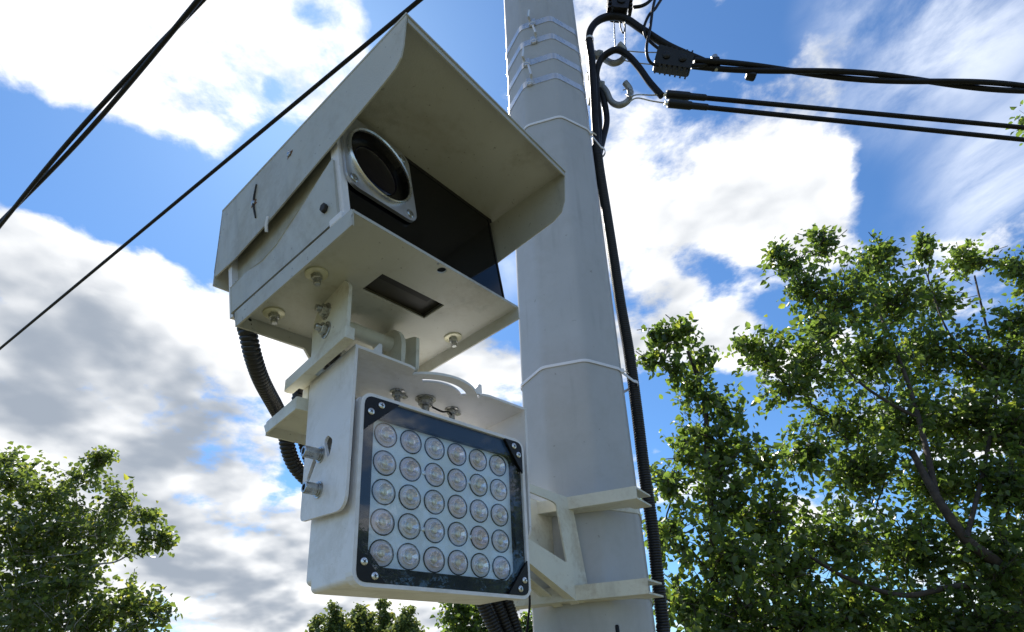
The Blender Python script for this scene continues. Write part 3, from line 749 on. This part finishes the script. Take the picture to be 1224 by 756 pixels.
tag(corrugated(path, .0105, .0060).build('corrugated_conduit', 'conduit_plastic', smooth=60), 'short black corrugated conduit behind the floodlight yoke', 'conduit')
for i, (pp, lab) in enumerate(((((560, 690), (572, 712), (583, 735), (596, 760), (618, 790), (650, 800)), 'outermost of the black corrugated conduits looping below the floodlight'),
                        (((578, 690), (589, 712), (598, 733), (607, 756), (618, 780), (642, 806)), 'middle of the black corrugated conduits looping below the floodlight'),
                        (((594, 690), (603, 712), (610, 732), (616, 752), (622, 775), (640, 802)), 'innermost of the black corrugated conduits looping below the floodlight'))):
    Yd = 1.07 + .02 * i
    path = [LM @ Vector((.03 + .05 * i, .125, -.02 + .01 * i))] + [P(x, y, Yd + .012 * k) for k, (x, y) in enumerate(pp)] + [Vector((.10, 1.33 + .02 * i, 2.72 - .03 * i)), Vector((.13, 1.47, 2.3))]
    tag(corrugated(path, .0125, .0062).build('corrugated_conduit', 'conduit_plastic', smooth=60), lab, 'conduit', 'conduits looping below the floodlight')
path = [P(633, 712, 1.16), P(633, 725, 1.15), P(631, 745, 1.14), P(630, 775, 1.13), P(645, 800, 1.15)]
tag(MB().tube(spline(path, 8), .0022, 8).build('thin_cable', 'cable_rubber', smooth=60), 'thin black cable hanging under the pole bracket corner', 'cable')

# ------------------------------------------------------------------ service cables at the pole top
def cable(name, ctrl, r, lab, cat='cable', seg=10, n=10, mat='cable_rubber', group=None):
    return tag(MB().tube(spline(ctrl, n), r, seg).build(name, mat, smooth=60), lab, cat, group)
YT = 1.33
def twist(a, b, r, turns, off, sag, nseg, ph=0.0):
    out = []; a = Vector(a); b = Vector(b); t = (b - a).normalized(); nx = t.cross(Vector((0, 0, 1))).normalized(); ny = nx.cross(t)
    for i in range(nseg + 1):
        k = i / nseg; an = 2 * math.pi * turns * k + ph
        out.append(a + (b - a) * k + (nx * math.cos(an) + ny * math.sin(an)) * off + Vector((0, 0, -4 * sag * k * (1 - k))))
    return out
cable('heavy_cable', [P(713.5, 200, 1.317), P(713, 182, 1.318), P(711.5, 150, YT), P(709, 100, YT), P(707, 70, YT), P(704, 50, YT), P(706, 36, YT), P(715, 25, YT), P(730, 20, YT), P(748, 23, YT), P(768, 36, YT), P(800, 56, YT + .01), P(843, 75, YT + .02)], .0118, 'thick black cable arching from the pole side through the upper splice block')
cable('heavy_cable', [P(714.5, 202, 1.316), P(714.5, 182, 1.322), P(716, 150, YT + .03), P(713, 110, YT + .03), P(713, 88, YT + .02), P(718, 72, YT + .01), P(728, 63, YT), P(738, 60, YT), P(750, 66, YT), P(763, 80, YT), P(776, 98, YT), P(791, 115, YT)], .0105, 'thick black cable curving from the pole down to the sheathed wire ends')
cable('heavy_cable', [P(714.5, 203, 1.318), P(716, 186, 1.326), P(721, 165, YT + .03), P(725, 145, YT + .04), P(722, 122, YT + .04), P(716, 105, YT + .05), P(712, 88, YT + .06)], .0105, 'thick black cable end bent beside the pole below the hooks')
tc_ = P(704.5, 48, YT)
tag(MB().lathe((0, 0, 0), (.15, 0, 1), [(-.004, .0122), (-.004, .0142), (.004, .0142), (.004, .0122)], 16, caps=False).build('cable_tie', 'white_nylon', smooth=40, matrix=Matrix.Translation(tc_)), 'small white cable tie on the black cable arch beside the bands', 'cable tie')
# hooks with plates
for pts, lab in ((((702, 62), (716, 66), (724, 72), (734, 76), (744, 71), (746, 60), (740, 53)), 'grey steel hook half hidden behind the arching black cable'),
                 (((705, 100), (718, 103), (725, 110), (731, 122), (741, 126), (751, 120), (753, 108), (747, 99)), 'grey steel open hook with wire loop below the arching cables')):
    hk = thing('anchor_hook', lab, 'hook', Matrix.Translation(P(*pts[0], YT + .05)), 'hooks on the pole side')
    inv = hk.matrix_world.inverted() if False else Matrix.Translation(-P(*pts[0], YT + .05))
    ctrl = [inv @ P(x, y, YT + .05 - .006 * i) for i, (x, y) in enumerate(pts)]
    sp = spline(ctrl, 8)
    MB().tube(sp, .0098, 12).build('shank', 'hook_steel', hk, smooth=60)
    MB().box(inv @ P(706, pts[0][1] + 6, YT + .07), (.022, .05, .10)).build('back_plate', 'hook_steel', hk, bevel=.003)
    MB().lathe(inv @ P(pts[1][0], pts[1][1], YT + .045), (ctrl[1] - ctrl[0]), [(-.006, .016), (.008, .016)], 6).build('nut', 'hook_steel', hk, smooth=30)
# upper line: messenger pair with clamps
zt = P(843, 75, YT + .02).z - EYE
e1 = PZ(1224, 103.5, zt); a1 = P(828, 76, YT + .02); dirn = (e1 - a1).normalized(); far1 = a1 + dirn * 26
for k, lab in ((0, 'one black strand of the twisted overhead line clamped at the pole top'), (1, 'other black strand of the twisted overhead line clamped at the pole top')):
    pts = twist(a1, far1, 0, 26, .0095, .06, 700, k * math.pi)
    tag(MB().tube(pts, .0088, 8).build('overhead_cable', 'cable_rubber', smooth=60), 'black strand of the twisted overhead line clamped at the pole top', 'cable', 'strands of the twisted line')
z2 = P(800, 113, YT).z - EYE
for i, ((ax, ay), (bx_, by_), lab) in enumerate((((796, 113), (1224, 150.5), 'upper of two parallel black sheathed wires tied to the open hook'), ((798, 124), (1224, 165), 'lower of two parallel black sheathed wires tied to the open hook'))):
    A = P(ax, ay, YT); zz = A.z - EYE; B = PZ(bx_, by_, zz); far = A + (B - A).normalized() * 26
    th = thing('overhead_wire', lab, 'cable', Matrix.Translation(A))
    loc = lambda p: p - A
    pts = [loc(p) for p in twist(A, far, 0, 0, 0, .05, 60)]
    MB().tube(pts, .0073, 10).build('wire', 'cable_rubber', th, smooth=60)
    d = (far - A).normalized()
    MB().lathe((0, 0, 0), d, [(0, .006), (.002, .0125), (.075, .0125), (.08, .010), (.13, .0098), (.135, .007)], 14).build('end_sleeve', 'black_plastic', th, smooth=40)
    MB().lathe(-d * .004, d, [(-.006, .004), (0, .007), (.006, .006)], 10).build('ferrule', 'bright_steel', th, smooth=40)
    hx = (752, 118) if i == 0 else (750, 124)
    MB().tube(spline([loc(P(*hx, YT + .01)), loc(P(761, 113.5 if i == 0 else 117.5, YT)), loc(P(779, 114 if i == 0 else 121, YT)), Vector((0, 0, 0))], 6), .0022, 6).build('tie_wire', 'galvanised_steel', th, smooth=60)
MB_ = MB(); MB_.tube(spline([P(745, 108, YT + .02), P(752, 106, YT), P(757, 110, YT), P(754, 116, YT), P(748, 113, YT + .02)], 6), .0022, 6)
tag(MB_.build('wire_loop', 'galvanised_steel', smooth=60), 'thin steel wire loop wound on the open hook', 'wire')
for a_, b_, lab in (((740, 60), (789, 63), 'upper thin steel wire from the hidden hook to the splice block'), ((738, 71), (786, 78), 'lower thin steel wire from the hidden hook to the splice block')):
    tag(MB().tube(spline([P(*a_, YT + .03), P((a_[0] + b_[0]) / 2, (a_[1] + b_[1]) / 2 + 1, YT + .02), P(*b_, YT + .02)], 5), .0019, 6).build('steel_wire', 'galvanised_steel', smooth=60), lab, 'wire')
for x0, x1_ in ((734, 735.5), (747.5, 747)):
    tag(MB().tube([P(x0, 26, YT), P((x0 + x1_) / 2, 42, YT + .01), P(x1_, 58, YT + .02)], .0022, 6).build('steel_wire', 'galvanised_steel', smooth=60), 'thin steel wire hanging straight down from the upper splice block', 'wire', 'wires under the upper splice block')
tag(MB().tube(spline([P(741, 26, YT), P(742, 34, YT), P(745, 40, YT), P(747, 33, YT), P(745, 26, YT)], 6), .0022, 6).build('wire_loop', 'cable_rubber', smooth=60), 'short black wire loop under the upper splice block', 'wire')
# splice blocks
def splice(c, xdir, L, H, T, lab, teeth):
    xd = Vector(xdir).normalized(); yd = _f.copy(); yd = (yd - xd * yd.dot(xd)).normalized(); zd = xd.cross(yd)
    M4 = Matrix((xd, yd, zd)).transposed().to_4x4(); M4.translation = c
    th = thing('splice_block', lab, 'connector', M4)
    m = MB(); m.prism(rounded([(-L / 2, -H / 2), (L / 2, -H * .42), (L / 2, H * .34), (-L / 2, H / 2)], H * .18), 'y', -T / 2, T / 2); m.build('shell', 'black_plastic', th, bevel=.002)
    for k in range(teeth):
        x = -L * .42 + L * .84 * k / (teeth - 1)
        MB().box((x, 0, -H * .52), (L * .045, T * .8, H * .16)).build('rib', 'black_plastic', th)
        MB().box((x, 0, H * .50), (L * .045, T * .8, H * .12)).build('rib', 'black_plastic', th)
    for s_ in (-1, 1):
        MB().lathe((s_ * L * .22, -T * .45, 0), (0, -1, 0), [(0, H * .2), (.006, H * .2), (.008, H * .15)], 12).build('clamp_screw', 'black_plastic', th, smooth=40)
    return th
cA = P(741, 4, YT); splice(cA, P(741, 30, YT) - P(742, 4, YT), .125, .072, .05, 'black finned splice block on the cable arch above the hooks', 6)
cB = P(805, 74, YT + .01); splice(cB, P(826, 78, YT + .01) - P(784, 70, YT + .01), .120, .062, .045, 'black finned splice block below the thick cable end', 7)
cC = P(855, 77, YT + .04)
cl = thing('line_clamp', 'small metal clamp gripping the twisted line beside the thick cable end', 'clamp', Matrix.Translation(cC))
MB().box((0, 0, 0), (.026, .03, .036)).build('clamp_body', 'black_plastic', cl, bevel=.004)
MB().lathe((0, -.005, .014), (0, 0, 1), [(0, .011), (.014, .011), (.016, .009)], 10).build('cap', 'galvanised_steel', cl, smooth=40)
MB().lathe((-.004, -.005, -.016), (0, 0, -1), [(0, .006), (.018, .006)], 6).build('bolt', 'galvanised_steel', cl, smooth=30)
cD = P(898, 89, YT + .06)
tag(MB().box((0, 0, 0), (.034, .03, .036), Matrix.Rotation(.35, 3, 'Y')).add([], []).build('line_tag', 'black_plastic', bevel=.008, matrix=Matrix.Translation(cD)), 'small black insulating cap hanging under the twisted line', 'cap')
cable('thin_cable', [P(898, 86, YT + .06), P(888, 82, YT + .05), P(880, 77, YT + .05), P(868, 74, YT + .04)], .003, 'thin black tail wire looped between clamp and hanging cap')
cable('thin_cable', [P(757, 9, YT), P(768, 7, YT), P(778, 0, YT), P(790, -18, YT), P(780, -50, YT), P(740, -75, YT - .01), P(690, -80, YT - .06), P(660, -78, YT - .05)], .0055, 'short black cable leaving the upper splice block upwards')
cable('thin_cable', [P(655, -62, YT - .05), P(690, -66, YT - .06), P(745, -62, YT), P(785, -42, YT), P(796, -16, YT), P(785, 8, YT - .01), P(776, 18, YT - .01), P(770, 32, YT - .01), P(771, 42, YT - .01), P(777, 50, YT), P(788, 59, YT), P(796, 64, YT)], .0048, 'black jumper cable bowing down onto the lower splice block')
cable('thin_cable', [P(655, -48, YT - .05), P(690, -52, YT - .06), P(740, -50, YT - .02), P(775, -32, YT - .02), P(783, -8, YT - .02), P(780, 12, YT - .02), P(777, 35, YT - .02), P(773, 55, YT - .02), P(774, 68, YT - .01), P(779, 76, YT), P(787, 79, YT)], .0048, 'black jumper cable hanging in a long loop behind the splice block')
# messenger from splice to clamp
cable('thin_cable', [P(824, 79, YT + .01), P(840, 78, YT + .02), P(852, 77, YT + .04)], .006, 'short black cable joining the lower splice block to the line clamp')

# ------------------------------------------------------------------ overhead lines to the left
def line_between(pa, pb_, z, ext0, ext1):
    a = PZ(*pa, z); b = PZ(*pb_, z); d = (b - a).normalized(); return a - d * ext0, b + d * ext1
a, b = line_between((0, 268), (240, 0), 2.6, 22, 6)
for k in range(2):
    pts = twist(a, b, 0, 9, .0135, .0, 600, k * math.pi + .9)
    tag(MB().tube(pts, .0102, 8).build('overhead_cable', 'cable_rubber', smooth=60), 'black strand of the twisted pair crossing the upper left sky', 'cable', 'strands of the twisted pair')
a, b = line_between((0, 417), (502, 0), 1.9, 22, 5)
tag(MB().tube([a + (b - a) * (i / 20) for i in range(21)], .0066, 10).build('overhead_cable', 'cable_rubber', smooth=60), 'single black overhead cable running just above the visor', 'cable')

# ------------------------------------------------------------------ trees
def leaf_mesh(name, pos, axis, size, mat, parent, width=.72, fold=.25):
    """pos, axis (n,3): every leaf two folded halves"""
    n = len(pos); ax = axis / np.linalg.norm(axis, axis=1, keepdims=True)
    rnd = rng.normal(size=(n, 3)); rnd[:, 2] += .9
    s = np.cross(ax, rnd); s /= np.linalg.norm(s, axis=1, keepdims=True) + 1e-9
    nm = np.cross(s, ax)
    L = size * np.minimum(1.55, .5 + rng.gamma(3.0, .18, (n, 1))); Wd = L * width * rng.uniform(.8, 1.15, (n, 1))
    v = np.empty((n, 6, 3), np.float32)
    up = nm * L * fold * rng.uniform(.3, 1.3, (n, 1)); dr = -nm * L * .22 * rng.uniform(0, 1, (n, 1))
    v[:, 0] = pos; v[:, 1] = pos + ax * L * .30 - s * Wd * .5 + up; v[:, 2] = pos + ax * L * .66 - s * Wd * .38 + up * .8
    v[:, 3] = pos + ax * L + dr; v[:, 4] = pos + ax * L * .66 + s * Wd * .38 + up * .8; v[:, 5] = pos + ax * L * .30 + s * Wd * .5 + up
    base = (np.arange(n) * 6)[:, None]
    f = np.concatenate([base + np.array([0, 3, 2, 1]), base + np.array([0, 5, 4, 3])], 1).reshape(-1)
    me = bpy.data.meshes.new(name); me.vertices.add(n * 6); me.vertices.foreach_set('co', v.reshape(-1))
    me.loops.add(len(f)); me.loops.foreach_set('vertex_index', f.astype(np.int32))
    me.polygons.add(n * 2); me.polygons.foreach_set('loop_start', np.arange(n * 2, dtype=np.int32) * 4)
    me.update(calc_edges=True); me.validate()
    me.materials.append(MATS[mat]); o = bpy.data.objects.new(name, me); col.objects.link(o); o.parent = parent
    return o
def limb_path(a, b, n=6, wob=.08, lift=.0):
    a = np.array(a, float); b = np.array(b, float); L = np.linalg.norm(b - a)
    out = []
    for i in range(n + 1):
        k = i / n; p = a + (b - a) * k
        if 0 < i < n: p = p + rng.normal(size=3) * wob * L * .5
        p[2] += lift * L * math.sin(math.pi * k)
        out.append(Vector(p))
    return spline(out, 3)
def tree(name, label, base, fork, lobes, leaf, mat, bark, r0, twigs_per_m3=60, leaves_per=14, tw_len=.5, group=None, width=.72, spread=.07, limb_r=.04, direct=()):
    """lobes: (centre Vector, radius); direct: explicit limb polylines"""
    base = Vector(base); fork = Vector(fork)
    th = thing(name, label, 'tree', Matrix.Translation(base), group)
    tr = MB(); pth = limb_path(base, fork, 7, .05)
    tr.tube([p - base for p in pth], list(np.linspace(r0, r0 * .62, len(pth))), 12)
    pos = []; axs = []; tw = MB()
    trunk_o = None
    nodes = [(fork, r0 * .6)]
    order = sorted(lobes, key=lambda l: (l[0] - fork).length)
    for c, rad in order:
        # attach to the nearest node that is nearer to the fork
        src = min(nodes, key=lambda q: (q[0] - c).length + .35 * (q[0] - fork).length)
        pth = limb_path(src[0], c, 5, .10, .04)
        ra = min(src[1] * .75, limb_r * (1 + rad)); rb = max(.008, ra * .45)
        tr.tube([p - base for p in pth], list(np.linspace(ra, rb, len(pth))), 7)
        nodes.append((c, rb)); nodes.append((pth[len(pth) // 2], (ra + rb) / 2))
        nt = int(max(8, twigs_per_m3 * rad ** 2.3))
        for _ in range(nt):
            dv = rng.normal(size=3); dv[2] = dv[2] * .8 + .35; dv /= np.linalg.norm(dv)
            st = np.array(c) + rng.normal(size=3) * rad * .28
            Lt = tw_len * rng.uniform(.55, 1.2) * min(1.0, .45 + rad)
            tgt = np.array(c) + dv * rad * rng.uniform(.45, 1.08)
            d2 = tgt - st; d2 = d2 / (np.linalg.norm(d2) + 1e-9) * .8 + dv * .35; d2[2] += .12; d2 /= np.linalg.norm(d2)
            en = tgt; st2 = en - d2 * Lt
            mid = (st2 + en) / 2 + rng.normal(size=3) * .05 * Lt
            tw.tube([Vector(st2) - base, Vector(mid) - base, Vector(en) - base], [.005 * leaf / .06, .0035 * leaf / .06, .0014 * leaf / .06], 3, caps=False)
            k = rng.uniform(.12, 1.0, leaves_per)[:, None]; k[-1] = 1.0
            pp = (1 - k) ** 2 * st2 + 2 * k * (1 - k) * mid + k ** 2 * en
            off = rng.normal(size=(leaves_per, 3)) * spread * .55
            ax = rng.normal(size=(leaves_per, 3)) * .75 + d2 * .55 + np.array([0, 0, -.38])
            pos.append(pp + off); axs.append(ax)
    for pl, ra in direct:
        pts = spline([Vector(p) - base for p in pl], 5); tr.tube(pts, list(np.linspace(ra, ra * .45, len(pts))), 9)
    tro = tr.build('trunk', bark, th, smooth=60)
    tw.build('twig_spray', bark, th)
    pos = np.concatenate(pos) - np.array(base); axs = np.concatenate(axs)
    lm = leaf_mesh('crown', pos, axs, leaf, mat, th, width=width)
    return th, len(pos)
def lob(l): return [(P(x, y, Y), r) for x, y, Y, r in l]
nl = 0
right = lob([(945, 318, 5.6, 0.3), (925, 305, 5.6, 0.16), (985, 300, 5.7, 0.28), (978, 283, 5.7, 0.12), (1040, 315, 5.9, 0.38), (1050, 298, 5.9, 0.16), (1100, 305, 5.9, 0.2), (1102, 290, 5.9, 0.1), (1150, 312, 6.1, 0.32), (1170, 310, 6.1, 0.22), (1215, 320, 6, 0.25),
             (960, 345, 5.5, 0.34), (1005, 360, 5.5, 0.5), (1070, 365, 5.8, 0.52), (1120, 360, 6, 0.38), (1215, 385, 5.5, 0.34), (1235, 330, 5.8, 0.35),
             (985, 395, 5.4, 0.36), (915, 425, 5.3, 0.36), (890, 410, 5.2, 0.16), (965, 440, 5.4, 0.45), (1040, 430, 5.6, 0.55), (1110, 425, 5.8, 0.55), (1180, 440, 5.8, 0.5), (1230, 440, 5.4, 0.5),
             (940, 465, 5.3, 0.32), (1000, 500, 5.4, 0.42), (1080, 510, 5.6, 0.6), (1150, 510, 5.7, 0.6), (1220, 520, 5.3, 0.6),
             (960, 545, 5.2, 0.36), (1030, 570, 5.4, 0.52), (1120, 580, 5.5, 0.52), (1205, 590, 5.2, 0.52),
             (1000, 650, 5.2, 0.56), (1090, 660, 5.3, 0.56), (1180, 670, 5.1, 0.56), (1010, 740, 5.2, 0.56), (1100, 750, 5.3, 0.56), (1190, 750, 5, 0.56),
             (1300, 420, 5.6, 0.8), (1310, 560, 5.4, 0.8), (1310, 700, 5.2, 0.9), (1285, 300, 6, 0.6), (1250, 145, 5.6, 0.34), (1236, 150, 5.6, 0.25), (1320, 230, 5.9, 0.6), (1060, 840, 5.2, 0.72), (1180, 850, 5.1, 0.72)])
bs = Vector((P(1265, 760, 5.9).x, 5.9, 0))
t_, k_ = tree('spreading_tree', 'large broad leafy tree spreading over the right of the pole', bs, P(1262, 800, 5.9), right, .061, 'leaf_green', 'bark', .16, 265, 17, .52, 'leafy trees beside the pole',
    direct=[([P(1262, 790, 5.9), P(1240, 725, 5.3), P(1195, 676, 4.95), P(1155, 645, 4.9), P(1120, 595, 4.95), P(1090, 540, 5.1)], .06), ([P(1240, 725, 5.3), P(1160, 700, 5.0), P(1080, 712, 4.95), P(1010, 690, 4.9), P(960, 660, 4.9)], .03), ([P(1120, 595, 4.95), P(1098, 500, 5.2), P(1075, 430, 5.45), P(1040, 350, 5.75)], .028), ([P(1098, 500, 5.2), P(1060, 480, 5.2), P(1020, 450, 5.3), P(985, 400, 5.4)], .018), ([P(1155, 645, 4.9), P(1180, 540, 5.3), P(1190, 450, 5.6), P(1165, 330, 6.0)], .022), ([P(1190, 450, 5.6), P(1135, 400, 5.7), P(1105, 320, 5.9)], .015)]); nl += k_
spread_tree = t_
slim = lob([(785, 398, 4.9, 0.12), (800, 405, 4.9, 0.17), (820, 395, 4.9, 0.12), (780, 432, 4.9, 0.14), (808, 440, 4.9, 0.2), (838, 435, 5, 0.2), (828, 465, 5, 0.28), (852, 480, 5, 0.28), (845, 520, 5, 0.33), (872, 505, 5.05, 0.22),
            (820, 545, 4.9, 0.26), (870, 550, 5, 0.38), (905, 555, 5.1, 0.34), (800, 580, 4.8, 0.3), (850, 600, 4.9, 0.4), (920, 610, 5, 0.44), (800, 640, 4.8, 0.34), (860, 670, 4.8, 0.48), (935, 680, 5, 0.52), (815, 720, 4.8, 0.4), (880, 745, 4.8, 0.52), (950, 760, 5, 0.52), (830, 820, 4.8, 0.56), (930, 850, 4.9, 0.64)])
bs = Vector((P(860, 760, 5.05).x, 5.05, 0))
t_, k_ = tree('slender_tree', 'slender leafy tree with upright leader close beside the pole conduit', bs, P(858, 760, 5.05), slim, .061, 'leaf_green', 'bark', .09, 255, 17, .50, 'leafy trees beside the pole', limb_r=.03,
    direct=[([P(858, 760, 5.05), P(852, 650, 5), P(846, 560, 5), P(842, 480, 5), P(822, 420, 4.95)], .035)]); nl += k_
left = lob([(8, 548, 6.6, .22), (20, 575, 6.6, .42), (60, 600, 6.6, .45), (95, 572, 6.6, .30), (115, 552, 6.6, .2), (125, 545, 6.6, .1), (140, 600, 6.5, .34), (172, 615, 6.5, .20), (180, 640, 6.5, .24), (198, 648, 6.5, .12), (160, 655, 6.5, .24), (110, 635, 6.5, .55), (60, 655, 6.5, .6), (15, 650, 6.5, .6),
            (30, 720, 6.4, .55), (85, 700, 6.4, .5), (130, 730, 6.4, .42), (165, 722, 6.4, .24), (190, 733, 6.4, .2), (170, 752, 6.4, .3), (90, 755, 6.4, .6), (10, 770, 6.4, .7), (-40, 600, 6.6, .6), (-50, 700, 6.5, .8), (60, 820, 6.4, .8), (150, 820, 6.3, .6), (-120, 660, 6.6, .9)])
bs = Vector((P(42, 760, 6.5).x, 6.5, 0))
t_, k_ = tree('birch_tree', 'bushy birch tree rising on the left under the grey cloud', bs, P(44, 720, 6.5), left, .060, 'leaf_birch', 'bark_birch', .10, 215, 17, .42, limb_r=.025); nl += k_
# tree seen between floodlight and pole
mid = lob([(548, 730, 8.2, .34), (560, 745, 8.2, .4), (575, 728, 8.3, .2), (545, 718, 8.2, .16), (590, 760, 8.2, .5), (632, 752, 8.2, .35), (555, 790, 8.2, .6), (625, 800, 8.2, .7), (680, 790, 8.3, .7)])
bs = Vector((P(600, 790, 8.3).x, 8.3, 0))
t_, k_ = tree('small_tree', 'small leafy tree showing under the floodlight between conduits and lamp', bs, P(600, 800, 8.3), mid, .066, 'leaf_green', 'bark', .08, 230, 16, .45, limb_r=.03); nl += k_
# the row of trees goes on along the verge, mirrored in the lamp glass
def copy_tree_thing(src, loc, rz, lab):
    r_ = src.copy(); col.objects.link(r_); r_.matrix_world = Matrix.Translation(loc) @ Matrix.Rotation(rz, 4, 'Z'); r_['label'] = lab
    for ch in src.children:
        c_ = ch.copy(); col.objects.link(c_); c_.parent = r_
copy_tree_thing(spread_tree, (11.5, -.6, 0), 1.3, 'broad leafy tree further along the verge, mirrored in the floodlight glass')
copy_tree_thing(spread_tree, (11.0, -6.5, 0), 2.7, 'broad leafy tree at the far end of the verge, mirrored in the floodlight glass')
far_spec = [(378, 738, 30, 16, 'round-topped far tree at the end of the distant row, furthest from the pole'), (398, 722, 32, 24, 'tall far tree standing second in the distant row under the floodlight'), (432, 722, 34, 22, 'pale green far tree in the middle of the distant row'),
            (459, 716, 33, 15, 'narrow dark pointed far tree, the tallest of the distant row'), (484, 725, 31, 22, 'broad far tree at the end of the distant row nearest the pole')]
for i, (x, y, Y, wpx, lab) in enumerate(far_spec):
    sc = Y / 700 * 1.08; c = P(x, y, Y)
    ls = []
    h = c.z
    for k in range(9):
        zz = h - .3 - k * .75
        if zz < 1.6: break
        rr = wpx * sc * (.42 + .68 * min(1, k / 2.4)) * .95
        for q in range(2 if k else 1):
            ls.append((Vector((c.x + rng.uniform(-.45, .45) * rr, Y + rng.uniform(-.4, .4) * rr, zz)), max(.35, rr * rng.uniform(.75, 1.0))))
    bs = Vector((c.x, Y, -.05))
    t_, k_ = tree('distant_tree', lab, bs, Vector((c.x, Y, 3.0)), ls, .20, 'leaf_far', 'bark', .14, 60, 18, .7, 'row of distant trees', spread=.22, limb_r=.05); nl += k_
print('leaves', nl)
